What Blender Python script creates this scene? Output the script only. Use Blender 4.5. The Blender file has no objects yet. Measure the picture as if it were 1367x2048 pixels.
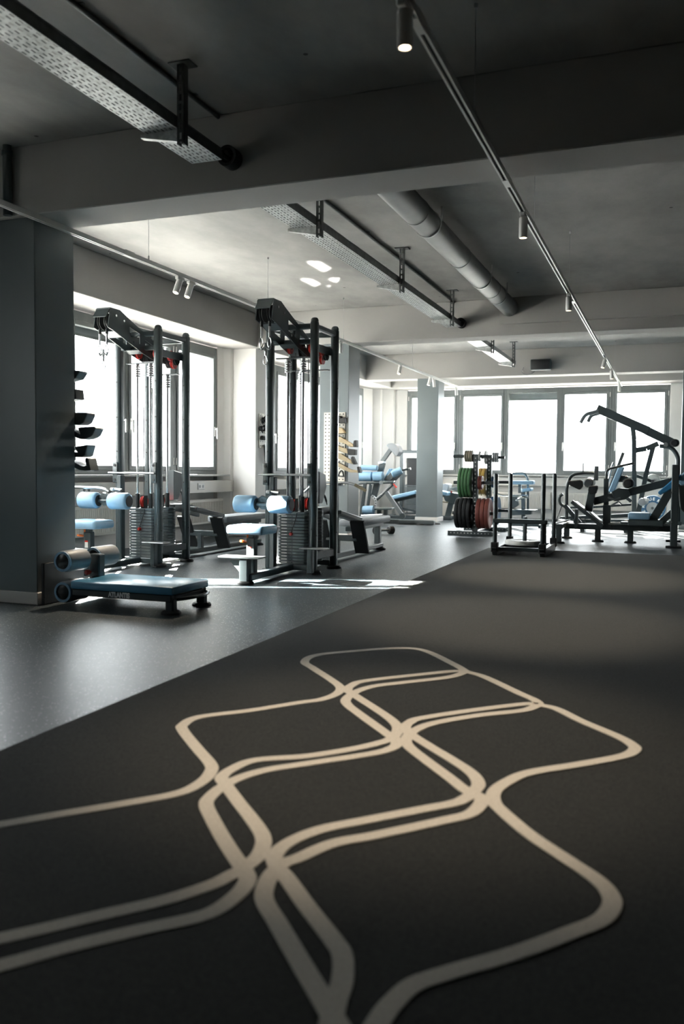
import bpy, bmesh, math, random
from mathutils import Vector, Matrix

# ------------------------------------------------------------------ camera
scene = bpy.context.scene
COL = scene.collection
cam_data = bpy.data.cameras.new('camera')
cam_data.sensor_fit = 'VERTICAL'
cam_data.sensor_height = 36.0
cam_data.lens = 1711.0 / 2048.0 * 36.0
cam_data.clip_end = 400
cam_data.dof.use_dof = True
cam_data.dof.focus_distance = 8.2
cam_data.dof.aperture_fstop = 2.2
camera = bpy.data.objects.new('camera', cam_data)
COL.objects.link(camera)
scene.camera = camera
YAW, PITCH, ROLL, CAM_H = 0.365067, -0.04937, 0.008769, 0.95
_f = Vector((-math.sin(YAW) * math.cos(PITCH), math.cos(YAW) * math.cos(PITCH), math.sin(PITCH)))
_r = Vector((math.cos(YAW), math.sin(YAW), 0))
_u = _r.cross(_f)
_right = _r * math.cos(ROLL) + _u * math.sin(ROLL)
_up = -_r * math.sin(ROLL) + _u * math.cos(ROLL)
_m = Matrix.Identity(4)
for _i in range(3):
    _m[_i][0] = _right[_i]
    _m[_i][1] = _up[_i]
    _m[_i][2] = -_f[_i]
_m[2][3] = CAM_H
camera.matrix_world = _m

# ------------------------------------------------------------------ sky, sun, exposure
world = bpy.data.worlds.new('sky')
scene.world = world
world.use_nodes = True
_bg = world.node_tree.nodes['Background']
_bg.inputs[0].default_value = (0.98, 0.98, 1.0, 1)
_bg.inputs[1].default_value = 5.2

sun_data = bpy.data.lights.new('sun', 'SUN')
sun_data.energy = 27.0
sun_data.angle = math.radians(0.6)
sun_data.color = (1.0, 0.95, 0.88)
sun = bpy.data.objects.new('sun', sun_data)
COL.objects.link(sun)
sun.rotation_euler = Vector((0.99, -1.92, -1.0)).to_track_quat('-Z', 'Y').to_euler()


def portal(name, loc, rot, sx, sy):
    d = bpy.data.lights.new(name, 'AREA')
    d.shape = 'RECTANGLE'
    d.size, d.size_y = sx, sy
    d.cycles.is_portal = True
    o = bpy.data.objects.new(name, d)
    o.location = loc
    o.rotation_euler = rot
    COL.objects.link(o)


portal('portal_bay_a', (-6.12, 7.9, 1.75), (0, math.radians(-90), 0), 1.75, 5.5)
portal('portal_bay_b', (-6.12, 14.1, 1.75), (0, math.radians(-90), 0), 1.75, 5.5)
portal('portal_far', (-2.6, 17.62, 1.75), (math.radians(-90), 0, 0), 5.4, 1.75)
portal('portal_bay_c', (-6.12, 2.60, 1.75), (0, math.radians(-90), 0), 1.75, 0.5)



def glint_lamp(name, p, d, sx, sy, power, spread, along=None):
    """added area lamp standing in for sunlight thrown back by a pane or sill: a nearly parallel beam"""
    l = bpy.data.lights.new(name, 'AREA')
    l.shape = 'RECTANGLE'
    l.size, l.size_y = sx, sy
    l.energy = power
    l.spread = math.radians(spread)
    l.color = (1.0, 0.95, 0.88)
    o = bpy.data.objects.new(name, l)
    o.location = p
    d = Vector(d).normalized()
    o.rotation_euler = d.to_track_quat('-Z', 'Y').to_euler()
    if along is not None:      # turn the beam about its axis so that its long side lies this way
        ya = (Vector(along) - d * d.dot(Vector(along))).normalized()
        xa = ya.cross(-d)
        o.rotation_euler = Matrix((xa, ya, -d)).transposed().to_euler()
    COL.objects.link(o)


# added lamps in place of sun mirrored by a window across the yard
glint_lamp('pane_glint_lamp', (-16.22, 1.30, 8.0), (1.64, 0.65, -1.0), 0.32, 1.30, 52.0, 0.5)
glint_lamp('pane_glint_lamp', (-16.10, 0.99, 8.0), (1.64, 0.65, -1.0), 0.045, 1.30, 7.0, 0.3)
# added lamps at the stone sill in place of sun mirrored upwards
for _x, _y, _w, _l, _e in ((-3.54, 7.63, 0.14, 0.17, 0.10), (-3.51, 8.31, 0.12, 0.70, 0.40), (-3.90, 9.02, 0.13, 0.62, 0.22), (-3.57, 9.10, 0.15, 0.19, 0.16), (-3.75, 9.42, 0.12, 0.16, 0.03)):
    _s = Vector((-5.86, _y + 4.2, 0.88))
    _d = (Vector((_x, _y, 3.1)) - _s).normalized()
    _ly = (Vector((0, _l, 0)) - _d * (_d.y * _l)).length
    glint_lamp('sill_glint_lamp', _s, _d, _w * 0.62, _ly, _e, 0.9, (0, 1, 0))

scene.view_settings.view_transform = 'Standard'
scene.view_settings.look = 'None'
scene.view_settings.gamma = 1.0
scene.view_settings.use_curve_mapping = False
scene.view_settings.exposure = 1.8
cy = scene.cycles
cy.max_bounces = 7
cy.diffuse_bounces = 4
cy.glossy_bounces = 3
cy.transmission_bounces = 4
cy.transparent_max_bounces = 16
cy.caustics_reflective = False
cy.caustics_refractive = False
cy.sample_clamp_indirect = 6.0
cy.use_denoising = True
cy.use_adaptive_sampling = True
cy.adaptive_threshold = 0.03
cy.volume_bounces = 0

# ------------------------------------------------------------------ helpers
V = Vector


class MB:
    """collects boxes, bars, tubes, prisms into one mesh"""

    def __init__(self):
        self.v = []
        self.f = []

    def add(self, verts, faces):
        n = len(self.v)
        self.v += [tuple(p) for p in verts]
        self.f += [tuple(i + n for i in f) for f in faces]
        return self

    def bm(self, bm):
        bm.verts.ensure_lookup_table()
        bm.verts.index_update()
        self.add([v.co[:] for v in bm.verts], [[v.index for v in f.verts] for f in bm.faces])
        bm.free()
        return self

    def box(self, c, s, bev=0.0, rot=None, seg=1):
        bm = bmesh.new()
        bmesh.ops.create_cube(bm, size=1.0)
        for v in bm.verts:
            v.co = V((v.co.x * s[0], v.co.y * s[1], v.co.z * s[2]))
        if bev > 0:
            bmesh.ops.bevel(bm, geom=bm.edges[:], offset=min(bev, min(s) * 0.49), segments=seg, profile=0.5, affect='EDGES')
        M = Matrix.Translation(V(c))
        if rot is not None:
            M = M @ rot.to_4x4()
        bm.transform(M)
        return self.bm(bm)

    def span(self, a, b, bev=0.0, seg=1):
        c = [(a[i] + b[i]) / 2 for i in range(3)]
        s = [abs(b[i] - a[i]) for i in range(3)]
        return self.box(c, s, bev, None, seg)

    def bar(self, p0, p1, w, h, bev=0.0, up=(0, 0, 1), seg=1):
        """rectangular bar from p0 to p1; w across, h along up"""
        p0, p1 = V(p0), V(p1)
        d = p1 - p0
        L = d.length
        d.normalize()
        up = V(up)
        if abs(d.dot(up.normalized())) > 0.98:
            up = V((0, 1, 0))
        x = d.cross(up).normalized()
        z = x.cross(d)
        R = Matrix((x, d, z)).transposed()
        return self.box((p0 + p1) / 2, (w, L, h), bev, R, seg)

    def cyl(self, p0, p1, r0, r1=None, seg=16, caps=True):
        r1 = r0 if r1 is None else r1
        return self.prof(p0, p1, [(0, r0), (1, r1)], seg, caps)

    def prof(self, p0, p1, prof, seg=20, caps=True):
        """lathe about the axis p0-p1; prof = (fraction along, radius)"""
        p0, p1 = V(p0), V(p1)
        d = (p1 - p0)
        a = d.normalized()
        t = V((0, 0, 1)) if abs(a.z) < 0.9 else V((1, 0, 0))
        x = a.cross(t).normalized()
        y = a.cross(x)
        vs, fs = [], []
        for k, (u, r) in enumerate(prof):
            for i in range(seg):
                an = 2 * math.pi * i / seg
                vs.append(p0 + d * u + (x * math.cos(an) + y * math.sin(an)) * r)
        for k in range(len(prof) - 1):
            for i in range(seg):
                j = (i + 1) % seg
                fs.append((k * seg + i, k * seg + j, (k + 1) * seg + j, (k + 1) * seg + i))
        if caps:
            fs.append(tuple(range(seg - 1, -1, -1)))
            fs.append(tuple((len(prof) - 1) * seg + i for i in range(seg)))
        return self.add(vs, fs)

    def tube(self, pts, r, seg=10, closed=False, smooth=0):
        pts = [V(p) for p in pts]
        if smooth:
            pts = catmull(pts, smooth, closed)
        n = len(pts)
        vs, fs = [], []
        prevx = None
        for k in range(n):
            if closed:
                t = pts[(k + 1) % n] - pts[k - 1]
            else:
                t = pts[min(k + 1, n - 1)] - pts[max(k - 1, 0)]
            t.normalize()
            if prevx is None:
                up = V((0, 0, 1)) if abs(t.z) < 0.9 else V((0, 1, 0))
                x = t.cross(up).normalized()
            else:
                x = (prevx - t * prevx.dot(t)).normalized()
            prevx = x
            y = t.cross(x)
            rr = r[min(len(r) - 1, round(k * (len(r) - 1) / max(1, n - 1)))] if isinstance(r, (list, tuple)) else r
            for i in range(seg):
                an = 2 * math.pi * i / seg
                vs.append(pts[k] + (x * math.cos(an) + y * math.sin(an)) * rr)
        m = n if closed else n - 1
        for k in range(m):
            k2 = (k + 1) % n
            for i in range(seg):
                j = (i + 1) % seg
                fs.append((k * seg + i, k * seg + j, k2 * seg + j, k2 * seg + i))
        if not closed:
            fs.append(tuple(range(seg - 1, -1, -1)))
            fs.append(tuple((n - 1) * seg + i for i in range(seg)))
        return self.add(vs, fs)

    def prism(self, poly, vec, bev=0.0):
        """closed polygon (3D points in one plane) extruded by vec"""
        bm = bmesh.new()
        a = [bm.verts.new(V(p)) for p in poly]
        b = [bm.verts.new(V(p) + V(vec)) for p in poly]
        n = len(poly)
        bm.faces.new(a)
        bm.faces.new(b[::-1])
        for i in range(n):
            bm.faces.new((a[i], b[i], b[(i + 1) % n], a[(i + 1) % n]))
        bmesh.ops.recalc_face_normals(bm, faces=bm.faces[:])
        if bev:
            bmesh.ops.bevel(bm, geom=bm.edges[:], offset=bev, segments=1, affect='EDGES')
        return self.bm(bm)

    def ring(self, c, axis, ro, ri, t, seg=28):
        """flat washer-like ring with thickness t along axis"""
        c, a = V(c), V(axis).normalized()
        tt = V((0, 0, 1)) if abs(a.z) < 0.9 else V((1, 0, 0))
        x = a.cross(tt).normalized()
        y = a.cross(x)
        vs, fs = [], []
        for (r, o) in ((ro, -t / 2), (ro, t / 2), (ri, t / 2), (ri, -t / 2)):
            for i in range(seg):
                an = 2 * math.pi * i / seg
                vs.append(c + a * o + (x * math.cos(an) + y * math.sin(an)) * r)
        for k in range(4):
            k2 = (k + 1) % 4
            for i in range(seg):
                j = (i + 1) % seg
                fs.append((k * seg + i, k * seg + j, k2 * seg + j, k2 * seg + i))
        return self.add(vs, fs)


def catmull(pts, sub, closed=False):
    out = []
    n = len(pts)
    rng = range(n) if closed else range(n - 1)
    for k in rng:
        p1, p2 = pts[k], pts[(k + 1) % n]
        p0 = pts[k - 1] if (closed or k > 0) else p1 + (p1 - p2)
        p3 = pts[(k + 2) % n] if (closed or k + 2 < n) else p2 + (p2 - p1)
        for s in range(sub):
            t = s / sub
            out.append(0.5 * ((2 * p1) + (p2 - p0) * t + (2 * p0 - 5 * p1 + 4 * p2 - p3) * t * t + (3 * p1 - p0 - 3 * p2 + p3) * t ** 3))
    if not closed:
        out.append(pts[-1].copy())
    return out


def fillet(pts, rad=0.05, n=4):
    """round the corners of an open polyline"""
    pts = [V(p) for p in pts]
    out = [pts[0]]
    for i in range(1, len(pts) - 1):
        a, b, c = pts[i - 1], pts[i], pts[i + 1]
        r = min(rad, (a - b).length * 0.45, (c - b).length * 0.45)
        p, q = b + (a - b).normalized() * r, b + (c - b).normalized() * r
        for k in range(n + 1):
            t = k / n
            out.append(p * (1 - t) ** 2 + b * 2 * t * (1 - t) + q * t * t)
    out.append(pts[-1])
    return out


def mesh(name, mb, mat, off=(0, 0, 0), flat=False):
    me = bpy.data.meshes.new(name)
    o = V(off)
    me.from_pydata([tuple(V(p) - o) for p in mb.v], [], mb.f)
    me.validate()
    bm = bmesh.new()
    bm.from_mesh(me)
    bmesh.ops.recalc_face_normals(bm, faces=bm.faces[:])
    bm.to_mesh(me)
    bm.free()
    if not flat:
        me.polygons.foreach_set('use_smooth', [True] * len(me.polygons))
        me.set_sharp_from_angle(angle=math.radians(34))
    me.materials.append(mat)
    me.update()
    return me


def tag(o, label=None, cat=None, group=None, kind=None):
    if label:
        o['label'] = label
    if cat:
        o['category'] = cat
    if group:
        o['group'] = group
    if kind:
        o['kind'] = kind
    return o


def thing(name, label, cat, loc, group=None):
    o = bpy.data.objects.new(name, None)
    o.empty_display_size = 0.1
    o.location = loc
    COL.objects.link(o)
    return tag(o, label, cat, group)


def origin(o):
    p = V((0, 0, 0))
    while o is not None:
        p += o.location
        o = o.parent
    return p


def part(name, mb, mat, parent, label=None, flat=False):
    me = mesh(name, mb, mat, origin(parent), flat)
    o = bpy.data.objects.new(name, me)
    COL.objects.link(o)
    o.parent = parent
    if label:
        o['label'] = label
    if name in SMALL:
        o['kind'] = 'stuff'
    return o


SMALL = {'bolt_heads', 'pin_holes', 'number_strip', 'fluting', 'peg_holes', 'hole_row'}


def share(src, parent, offset=(0, 0, 0)):
    """another piece that shares its mesh with src"""
    o = bpy.data.objects.new(src.name.split('.')[0], src.data)
    COL.objects.link(o)
    o.parent = parent
    o.location = offset
    return o


def single(name, mb, mat, label, cat, group=None, kind=None, loc=(0, 0, 0), flat=False):
    me = mesh(name, mb, mat, loc, flat)
    o = bpy.data.objects.new(name, me)
    o.location = loc
    COL.objects.link(o)
    return tag(o, label, cat, group, kind)


def struct(name, mb, mat, label=None, flat=False):
    return single(name, mb, mat, label, None, None, 'structure', flat=flat)


def copy_tree(o, parent=None, loc=None, label=None, group=None):
    c = o.copy()
    COL.objects.link(c)
    c.parent = parent
    if loc is not None:
        c.location = loc
    if label:
        c['label'] = label
    if group:
        c['group'] = group
    for ch in list(o.children):
        copy_tree(ch, c)
    return c


# ------------------------------------------------------------------ materials
def newmat(name):
    m = bpy.data.materials.new(name)
    m.use_nodes = True
    nt = m.node_tree
    return m, nt, nt.nodes['Principled BSDF']


def plain(name, col, rough=0.5, metal=0.0, var=0.12, scale=6.0, bump=0.0, bscale=60.0, coat=0.0, spec=0.5):
    """colour with a faint cloudy variation and optional fine relief"""
    m, nt, p = newmat(name)
    tc = nt.nodes.new('ShaderNodeTexCoord')
    nz = nt.nodes.new('ShaderNodeTexNoise')
    nz.inputs['Scale'].default_value = scale
    nz.inputs['Detail'].default_value = 4
    nt.links.new(tc.outputs['Object'], nz.inputs['Vector'])
    ramp = nt.nodes.new('ShaderNodeValToRGB')
    ramp.color_ramp.elements[0].position = 0.3
    ramp.color_ramp.elements[1].position = 0.7
    ramp.color_ramp.elements[0].color = tuple(c * (1 - var) for c in col) + (1,)
    ramp.color_ramp.elements[1].color = tuple(min(1, c * (1 + var)) for c in col) + (1,)
    nt.links.new(nz.outputs['Fac'], ramp.inputs['Fac'])
    nt.links.new(ramp.outputs['Color'], p.inputs['Base Color'])
    p.inputs['Roughness'].default_value = rough
    p.inputs['Metallic'].default_value = metal
    p.inputs['Coat Weight'].default_value = coat
    p.inputs['Specular IOR Level'].default_value = spec
    if bump:
        n2 = nt.nodes.new('ShaderNodeTexNoise')
        n2.inputs['Scale'].default_value = bscale
        n2.inputs['Detail'].default_value = 3
        nt.links.new(tc.outputs['Object'], n2.inputs['Vector'])
        b = nt.nodes.new('ShaderNodeBump')
        b.inputs['Strength'].default_value = bump
        b.inputs['Distance'].default_value = 0.01
        nt.links.new(n2.outputs['Fac'], b.inputs['Height'])
        nt.links.new(b.outputs['Normal'], p.inputs['Normal'])
    return m


M = {}
M['white_wall'] = plain('white_wall_paint', (0.79, 0.76, 0.73), 0.7, var=0.03, scale=1.5, bump=0.05, bscale=90)
M['beam_paint'] = plain('beam_paint', (0.41, 0.395, 0.378), 0.75, var=0.06, scale=1.2, bump=0.06, bscale=50)
M['grey_paint'] = plain('pillar_paint', (0.155, 0.18, 0.188), 0.42, var=0.05, scale=2.0)
M['far_grey'] = plain('dark_wall_paint', (0.05, 0.055, 0.058), 0.6, var=0.05)
M['frame_grey'] = plain('window_frame_metal', (0.17, 0.185, 0.185), 0.45, var=0.08, scale=3)
M['sill'] = plain('sill_stone', (0.45, 0.44, 0.42), 0.35, var=0.05)
M['radiator'] = plain('radiator_enamel', (0.74, 0.70, 0.65), 0.35, var=0.02)
M['plastic_white'] = plain('white_plastic', (0.75, 0.74, 0.72), 0.35, var=0.02)
M['track_white'] = plain('track_enamel', (0.82, 0.81, 0.79), 0.35, var=0.02)
M['black'] = plain('black_rubber', (0.012, 0.013, 0.014), 0.6, var=0.2)
M['black_gloss'] = plain('black_plastic', (0.012, 0.013, 0.014), 0.28, var=0.1)
M['frame'] = plain('charcoal_powder_coat', (0.052, 0.066, 0.070), 0.33, var=0.08, scale=9, coat=0.15)
M['frame_mid'] = plain('grey_powder_coat', (0.12, 0.135, 0.14), 0.35, var=0.08, scale=9)
M['stack'] = plain('weight_plate_paint', (0.13, 0.145, 0.15), 0.34, metal=0.35, var=0.1, scale=9)
M['chrome'] = plain('chrome', (0.72, 0.73, 0.74), 0.14, metal=1.0, var=0.03)
M['steel'] = plain('brushed_steel', (0.52, 0.53, 0.54), 0.32, metal=1.0, var=0.08)
M['galv'] = plain('galvanised_steel', (0.68, 0.69, 0.68), 0.45, metal=0.45, var=0.25, scale=30)
M['galv_dark'] = plain('dull_galvanised_steel', (0.16, 0.17, 0.17), 0.5, metal=0.6, var=0.2, scale=20)
M['duct'] = plain('painted_duct', (0.36, 0.36, 0.35), 0.45, metal=0.3, var=0.08, scale=5)
M['blue'] = plain('steel_blue_vinyl', (0.25, 0.42, 0.58), 0.42, var=0.06, scale=14, bump=0.05, bscale=220)
M['blue_pad'] = plain('deep_steel_blue_vinyl', (0.085, 0.29, 0.47), 0.26, var=0.05, scale=14, spec=0.8, bump=0.04, bscale=220)
M['blue_deep'] = plain('deep_blue_vinyl', (0.03, 0.20, 0.40), 0.42, var=0.06, scale=14)
M['grey_vinyl'] = plain('grey_vinyl', (0.30, 0.32, 0.34), 0.45, var=0.05, scale=14)
M['red'] = plain('red_plastic', (0.65, 0.03, 0.02), 0.35, var=0.05)
M['orange'] = plain('orange_plastic', (0.85, 0.17, 0.02), 0.35, var=0.05)
M['tan'] = plain('tan_rubber', (0.30, 0.25, 0.16), 0.5, var=0.15, scale=14)
M['cream_board'] = plain('cream_pegboard', (0.74, 0.70, 0.62), 0.5, var=0.02)
M['green_plate'] = plain('green_bumper', (0.085, 0.22, 0.09), 0.5, var=0.1)
M['red_plate'] = plain('red_bumper', (0.24, 0.065, 0.05), 0.5, var=0.1)
M['yellow_plate'] = plain('yellow_bumper', (0.50, 0.31, 0.07), 0.5, var=0.1)
M['blue_plate'] = plain('blue_bumper', (0.03, 0.10, 0.20), 0.5, var=0.1)
M['grey_plate'] = plain('grey_bumper', (0.30, 0.31, 0.32), 0.5, var=0.1)
M['white_plate'] = plain('white_bumper', (0.62, 0.61, 0.58), 0.5, var=0.06)
M['tan_plate'] = plain('tan_bumper', (0.33, 0.29, 0.22), 0.55, var=0.06)
M['pale_print'] = plain('pale_print', (0.80, 0.82, 0.82), 0.5, var=0.02)
M['label_white'] = plain('label_paper', (0.8, 0.78, 0.75), 0.5, var=0.02)
M['towel'] = plain('dark_strap', (0.02, 0.022, 0.024), 0.85, var=0.2)
M['ext_white'] = plain('pale_render', (0.80, 0.79, 0.77), 0.8, var=0.04)
M['ext_grey'] = plain('grey_render', (0.45, 0.46, 0.47), 0.8, var=0.06)
M['ext_window'] = plain('facade_glass', (0.10, 0.12, 0.14), 0.15, var=0.1)
M['ext_ground'] = plain('paving', (0.62, 0.60, 0.56), 0.8, var=0.1)
M['bark'] = plain('bark', (0.16, 0.13, 0.10), 0.8, var=0.2)


def concrete(name, base, dark, scale=0.9):
    m, nt, p = newmat(name)
    tc = nt.nodes.new('ShaderNodeTexCoord')
    mp = nt.nodes.new('ShaderNodeMapping')
    mp.inputs['Scale'].default_value = (1.0, 0.55, 1.0)
    nt.links.new(tc.outputs['Object'], mp.inputs['Vector'])
    a = nt.nodes.new('ShaderNodeTexNoise')
    a.inputs['Scale'].default_value = scale
    a.inputs['Detail'].default_value = 9
    a.inputs['Roughness'].default_value = 0.62
    nt.links.new(mp.outputs['Vector'], a.inputs['Vector'])
    r = nt.nodes.new('ShaderNodeValToRGB')
    r.color_ramp.elements[0].position = 0.36
    r.color_ramp.elements[0].color = dark + (1,)
    r.color_ramp.elements[1].position = 0.66
    r.color_ramp.elements[1].color = base + (1,)
    nt.links.new(a.outputs['Fac'], r.inputs['Fac'])
    # small dark pits
    vz = nt.nodes.new('ShaderNodeTexVoronoi')
    vz.inputs['Scale'].default_value = 2.3
    nt.links.new(tc.outputs['Object'], vz.inputs['Vector'])
    lt = nt.nodes.new('ShaderNodeMath')
    lt.operation = 'LESS_THAN'
    lt.inputs[1].default_value = 0.035
    nt.links.new(vz.outputs['Distance'], lt.inputs[0])
    mx = nt.nodes.new('ShaderNodeMix')
    mx.data_type = 'RGBA'
    mx.inputs['B'].default_value = tuple(c * 0.35 for c in dark) + (1,)
    nt.links.new(lt.outputs[0], mx.inputs['Factor'])
    nt.links.new(r.outputs['Color'], mx.inputs['A'])
    nt.links.new(mx.outputs['Result'], p.inputs['Base Color'])
    p.inputs['Roughness'].default_value = 0.75
    b = nt.nodes.new('ShaderNodeBump')
    b.inputs['Strength'].default_value = 0.12
    b.inputs['Distance'].default_value = 0.01
    f = nt.nodes.new('ShaderNodeTexNoise')
    f.inputs['Scale'].default_value = 22
    f.inputs['Detail'].default_value = 5
    nt.links.new(tc.outputs['Object'], f.inputs['Vector'])
    nt.links.new(f.outputs['Fac'], b.inputs['Height'])
    nt.links.new(b.outputs['Normal'], p.inputs['Normal'])
    return m


M['concrete'] = concrete('raw_concrete', (0.48, 0.465, 0.447), (0.255, 0.25, 0.24))


def rubber_floor():
    m, nt, p = newmat('speckled_rubber')
    tc = nt.nodes.new('ShaderNodeTexCoord')
    base = nt.nodes.new('ShaderNodeTexNoise')
    base.inputs['Scale'].default_value = 1.6
    base.inputs['Detail'].default_value = 6
    nt.links.new(tc.outputs['Object'], base.inputs['Vector'])
    r = nt.nodes.new('ShaderNodeValToRGB')
    r.color_ramp.elements[0].position = 0.3
    r.color_ramp.elements[0].color = (0.018, 0.028, 0.034, 1)
    r.color_ramp.elements[1].position = 0.7
    r.color_ramp.elements[1].color = (0.032, 0.045, 0.053, 1)
    nt.links.new(base.outputs['Fac'], r.inputs['Fac'])
    cur = r.outputs['Color']
    for sc, th, keep, col in ((70.0, 0.25, 0.72, (0.46, 0.48, 0.46, 1)), (150.0, 0.28, 0.76, (0.34, 0.33, 0.30, 1))):
        vz = nt.nodes.new('ShaderNodeTexVoronoi')
        vz.inputs['Scale'].default_value = sc
        nt.links.new(tc.outputs['Object'], vz.inputs['Vector'])
        lt = nt.nodes.new('ShaderNodeMath')
        lt.operation = 'LESS_THAN'
        lt.inputs[1].default_value = th
        nt.links.new(vz.outputs['Distance'], lt.inputs[0])
        sep = nt.nodes.new('ShaderNodeSeparateColor')
        nt.links.new(vz.outputs['Color'], sep.inputs[0])
        gt = nt.nodes.new('ShaderNodeMath')
        gt.operation = 'GREATER_THAN'
        gt.inputs[1].default_value = keep
        nt.links.new(sep.outputs[0], gt.inputs[0])
        mu = nt.nodes.new('ShaderNodeMath')
        mu.operation = 'MULTIPLY'
        nt.links.new(lt.outputs[0], mu.inputs[0])
        nt.links.new(gt.outputs[0], mu.inputs[1])
        mx = nt.nodes.new('ShaderNodeMix')
        mx.data_type = 'RGBA'
        mx.inputs['B'].default_value = col
        nt.links.new(mu.outputs[0], mx.inputs['Factor'])
        nt.links.new(cur, mx.inputs['A'])
        cur = mx.outputs['Result']
    nt.links.new(cur, p.inputs['Base Color'])
    p.inputs['Roughness'].default_value = 0.40
    p.inputs['Specular IOR Level'].default_value = 0.55
    b = nt.nodes.new('ShaderNodeBump')
    b.inputs['Strength'].default_value = 0.10
    b.inputs['Distance'].default_value = 0.004
    f = nt.nodes.new('ShaderNodeTexNoise')
    f.inputs['Scale'].default_value = 160
    f.inputs['Detail'].default_value = 2
    nt.links.new(tc.outputs['Object'], f.inputs['Vector'])
    nt.links.new(f.outputs['Fac'], b.inputs['Height'])
    nt.links.new(b.outputs['Normal'], p.inputs['Normal'])
    return m


M['rubber'] = rubber_floor()


def carpet(name, c0, c1, sheen):
    m, nt, p = newmat(name)
    tc = nt.nodes.new('ShaderNodeTexCoord')
    n1 = nt.nodes.new('ShaderNodeTexNoise')
    n1.inputs['Scale'].default_value = 120
    n1.inputs['Detail'].default_value = 5
    n1.inputs['Roughness'].default_value = 0.7
    nt.links.new(tc.outputs['Object'], n1.inputs['Vector'])
    r = nt.nodes.new('ShaderNodeValToRGB')
    r.color_ramp.elements[0].position = 0.35
    r.color_ramp.elements[0].color = c0 + (1,)
    r.color_ramp.elements[1].position = 0.68
    r.color_ramp.elements[1].color = c1 + (1,)
    nt.links.new(n1.outputs['Fac'], r.inputs['Fac'])
    nt.links.new(r.outputs['Color'], p.inputs['Base Color'])
    p.inputs['Roughness'].default_value = 0.95
    p.inputs['Specular IOR Level'].default_value = 0.15
    p.inputs['Sheen Weight'].default_value = sheen
    p.inputs['Sheen Roughness'].default_value = 0.45
    p.inputs['Sheen Tint'].default_value = (0.9, 0.87, 0.82, 1)
    b = nt.nodes.new('ShaderNodeBump')
    b.inputs['Strength'].default_value = 0.5
    b.inputs['Distance'].default_value = 0.006
    f = nt.nodes.new('ShaderNodeTexNoise')
    f.inputs['Scale'].default_value = 260
    f.inputs['Detail'].default_value = 3
    nt.links.new(tc.outputs['Object'], f.inputs['Vector'])
    nt.links.new(f.outputs['Fac'], b.inputs['Height'])
    nt.links.new(b.outputs['Normal'], p.inputs['Normal'])
    return m


M['carpet'] = carpet('charcoal_carpet', (0.009, 0.0105, 0.0105), (0.040, 0.040, 0.036), 0.10)
M['carpet_line'] = carpet('cream_carpet_yarn', (0.58, 0.53, 0.46), (0.74, 0.69, 0.61), 0.1)


def pane_glass():
    m = bpy.data.materials.new('window_glass')
    m.use_nodes = True
    nt = m.node_tree
    nt.nodes.remove(nt.nodes['Principled BSDF'])
    out = nt.nodes['Material Output']
    tr = nt.nodes.new('ShaderNodeBsdfTransparent')
    tr.inputs[0].default_value = (0.93, 0.96, 0.96, 1)
    gl = nt.nodes.new('ShaderNodeBsdfGlossy')
    gl.inputs['Roughness'].default_value = 0.02
    lw = nt.nodes.new('ShaderNodeLayerWeight')   # thin pane: mirror-like only towards grazing angles
    pw = nt.nodes.new('ShaderNodeMath')
    pw.operation = 'POWER'
    pw.inputs[1].default_value = 5.0
    nt.links.new(lw.outputs['Facing'], pw.inputs[0])
    fr = nt.nodes.new('ShaderNodeMath')
    fr.operation = 'MULTIPLY_ADD'
    fr.inputs[1].default_value = 0.5
    fr.inputs[2].default_value = 0.03
    nt.links.new(pw.outputs[0], fr.inputs[0])
    mx = nt.nodes.new('ShaderNodeMixShader')
    nt.links.new(fr.outputs[0], mx.inputs[0])
    nt.links.new(tr.outputs[0], mx.inputs[1])
    nt.links.new(gl.outputs[0], mx.inputs[2])
    nt.links.new(mx.outputs[0], out.inputs[0])
    return m


M['glass'] = pane_glass()


def emit(name, col, s):
    m, nt, p = newmat(name)
    p.inputs['Base Color'].default_value = col + (1,)
    p.inputs['Emission Color'].default_value = col + (1,)
    p.inputs['Emission Strength'].default_value = s
    return m


M['lamp'] = emit('warm_lamp_lens', (1.0, 0.78, 0.52), 6.0)


# ------------------------------------------------------------------ room shell
CEIL, BEAM = 3.10, 2.64
XR, YB, YF, XL = 4.2, -4.5, 17.45, -5.94

struct('floor', MB().span((-6.1, YB, -0.2), (XR, 17.7, 0.0)), M['rubber'], 'speckled dark rubber floor')
cp = struct('floor_carpet', MB().span((-2.06, YB + 0.01, 0.0005), (XR - 0.01, 10.46, 0.006)), M['carpet'], 'charcoal carpet field laid over the rubber floor')

struct('ceiling', MB().span((-6.2, YB, CEIL), (XR, 17.75, CEIL + 0.25)), M['concrete'], 'raw stained concrete ceiling slab')


def beam(a, b, label):
    return struct('ceiling_beam', MB().span(a, b, 0.006), M['beam_paint'], label)


beam((-5.41, 4.69, BEAM), (XR, 5.06, CEIL), 'grey painted ceiling beam over the dark pillar')
b2 = beam((-5.41, 10.78, BEAM), (XR, 11.12, CEIL), 'painted ceiling beam over the pegboard pillar')
part('boxed_ledge', MB().span((-2.03, 10.735, 2.775), (XR, 10.785, CEIL - 0.001), 0.004), M['beam_paint'], b2)
beam((-5.41, 15.33, BEAM), (XR, 15.66, CEIL), 'painted ceiling beam carrying the wall speaker')
beam((-5.41, -1.6, BEAM), (XR, -1.2, CEIL), 'painted ceiling beam behind the viewer')
beam((-6.2, YB, BEAM), (-5.40, 17.7, CEIL - 0.002), 'long edge beam above the side windows')
beam((-5.41, 16.90, BEAM), (XR, 17.7, CEIL - 0.002), 'edge beam above the end windows')


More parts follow.
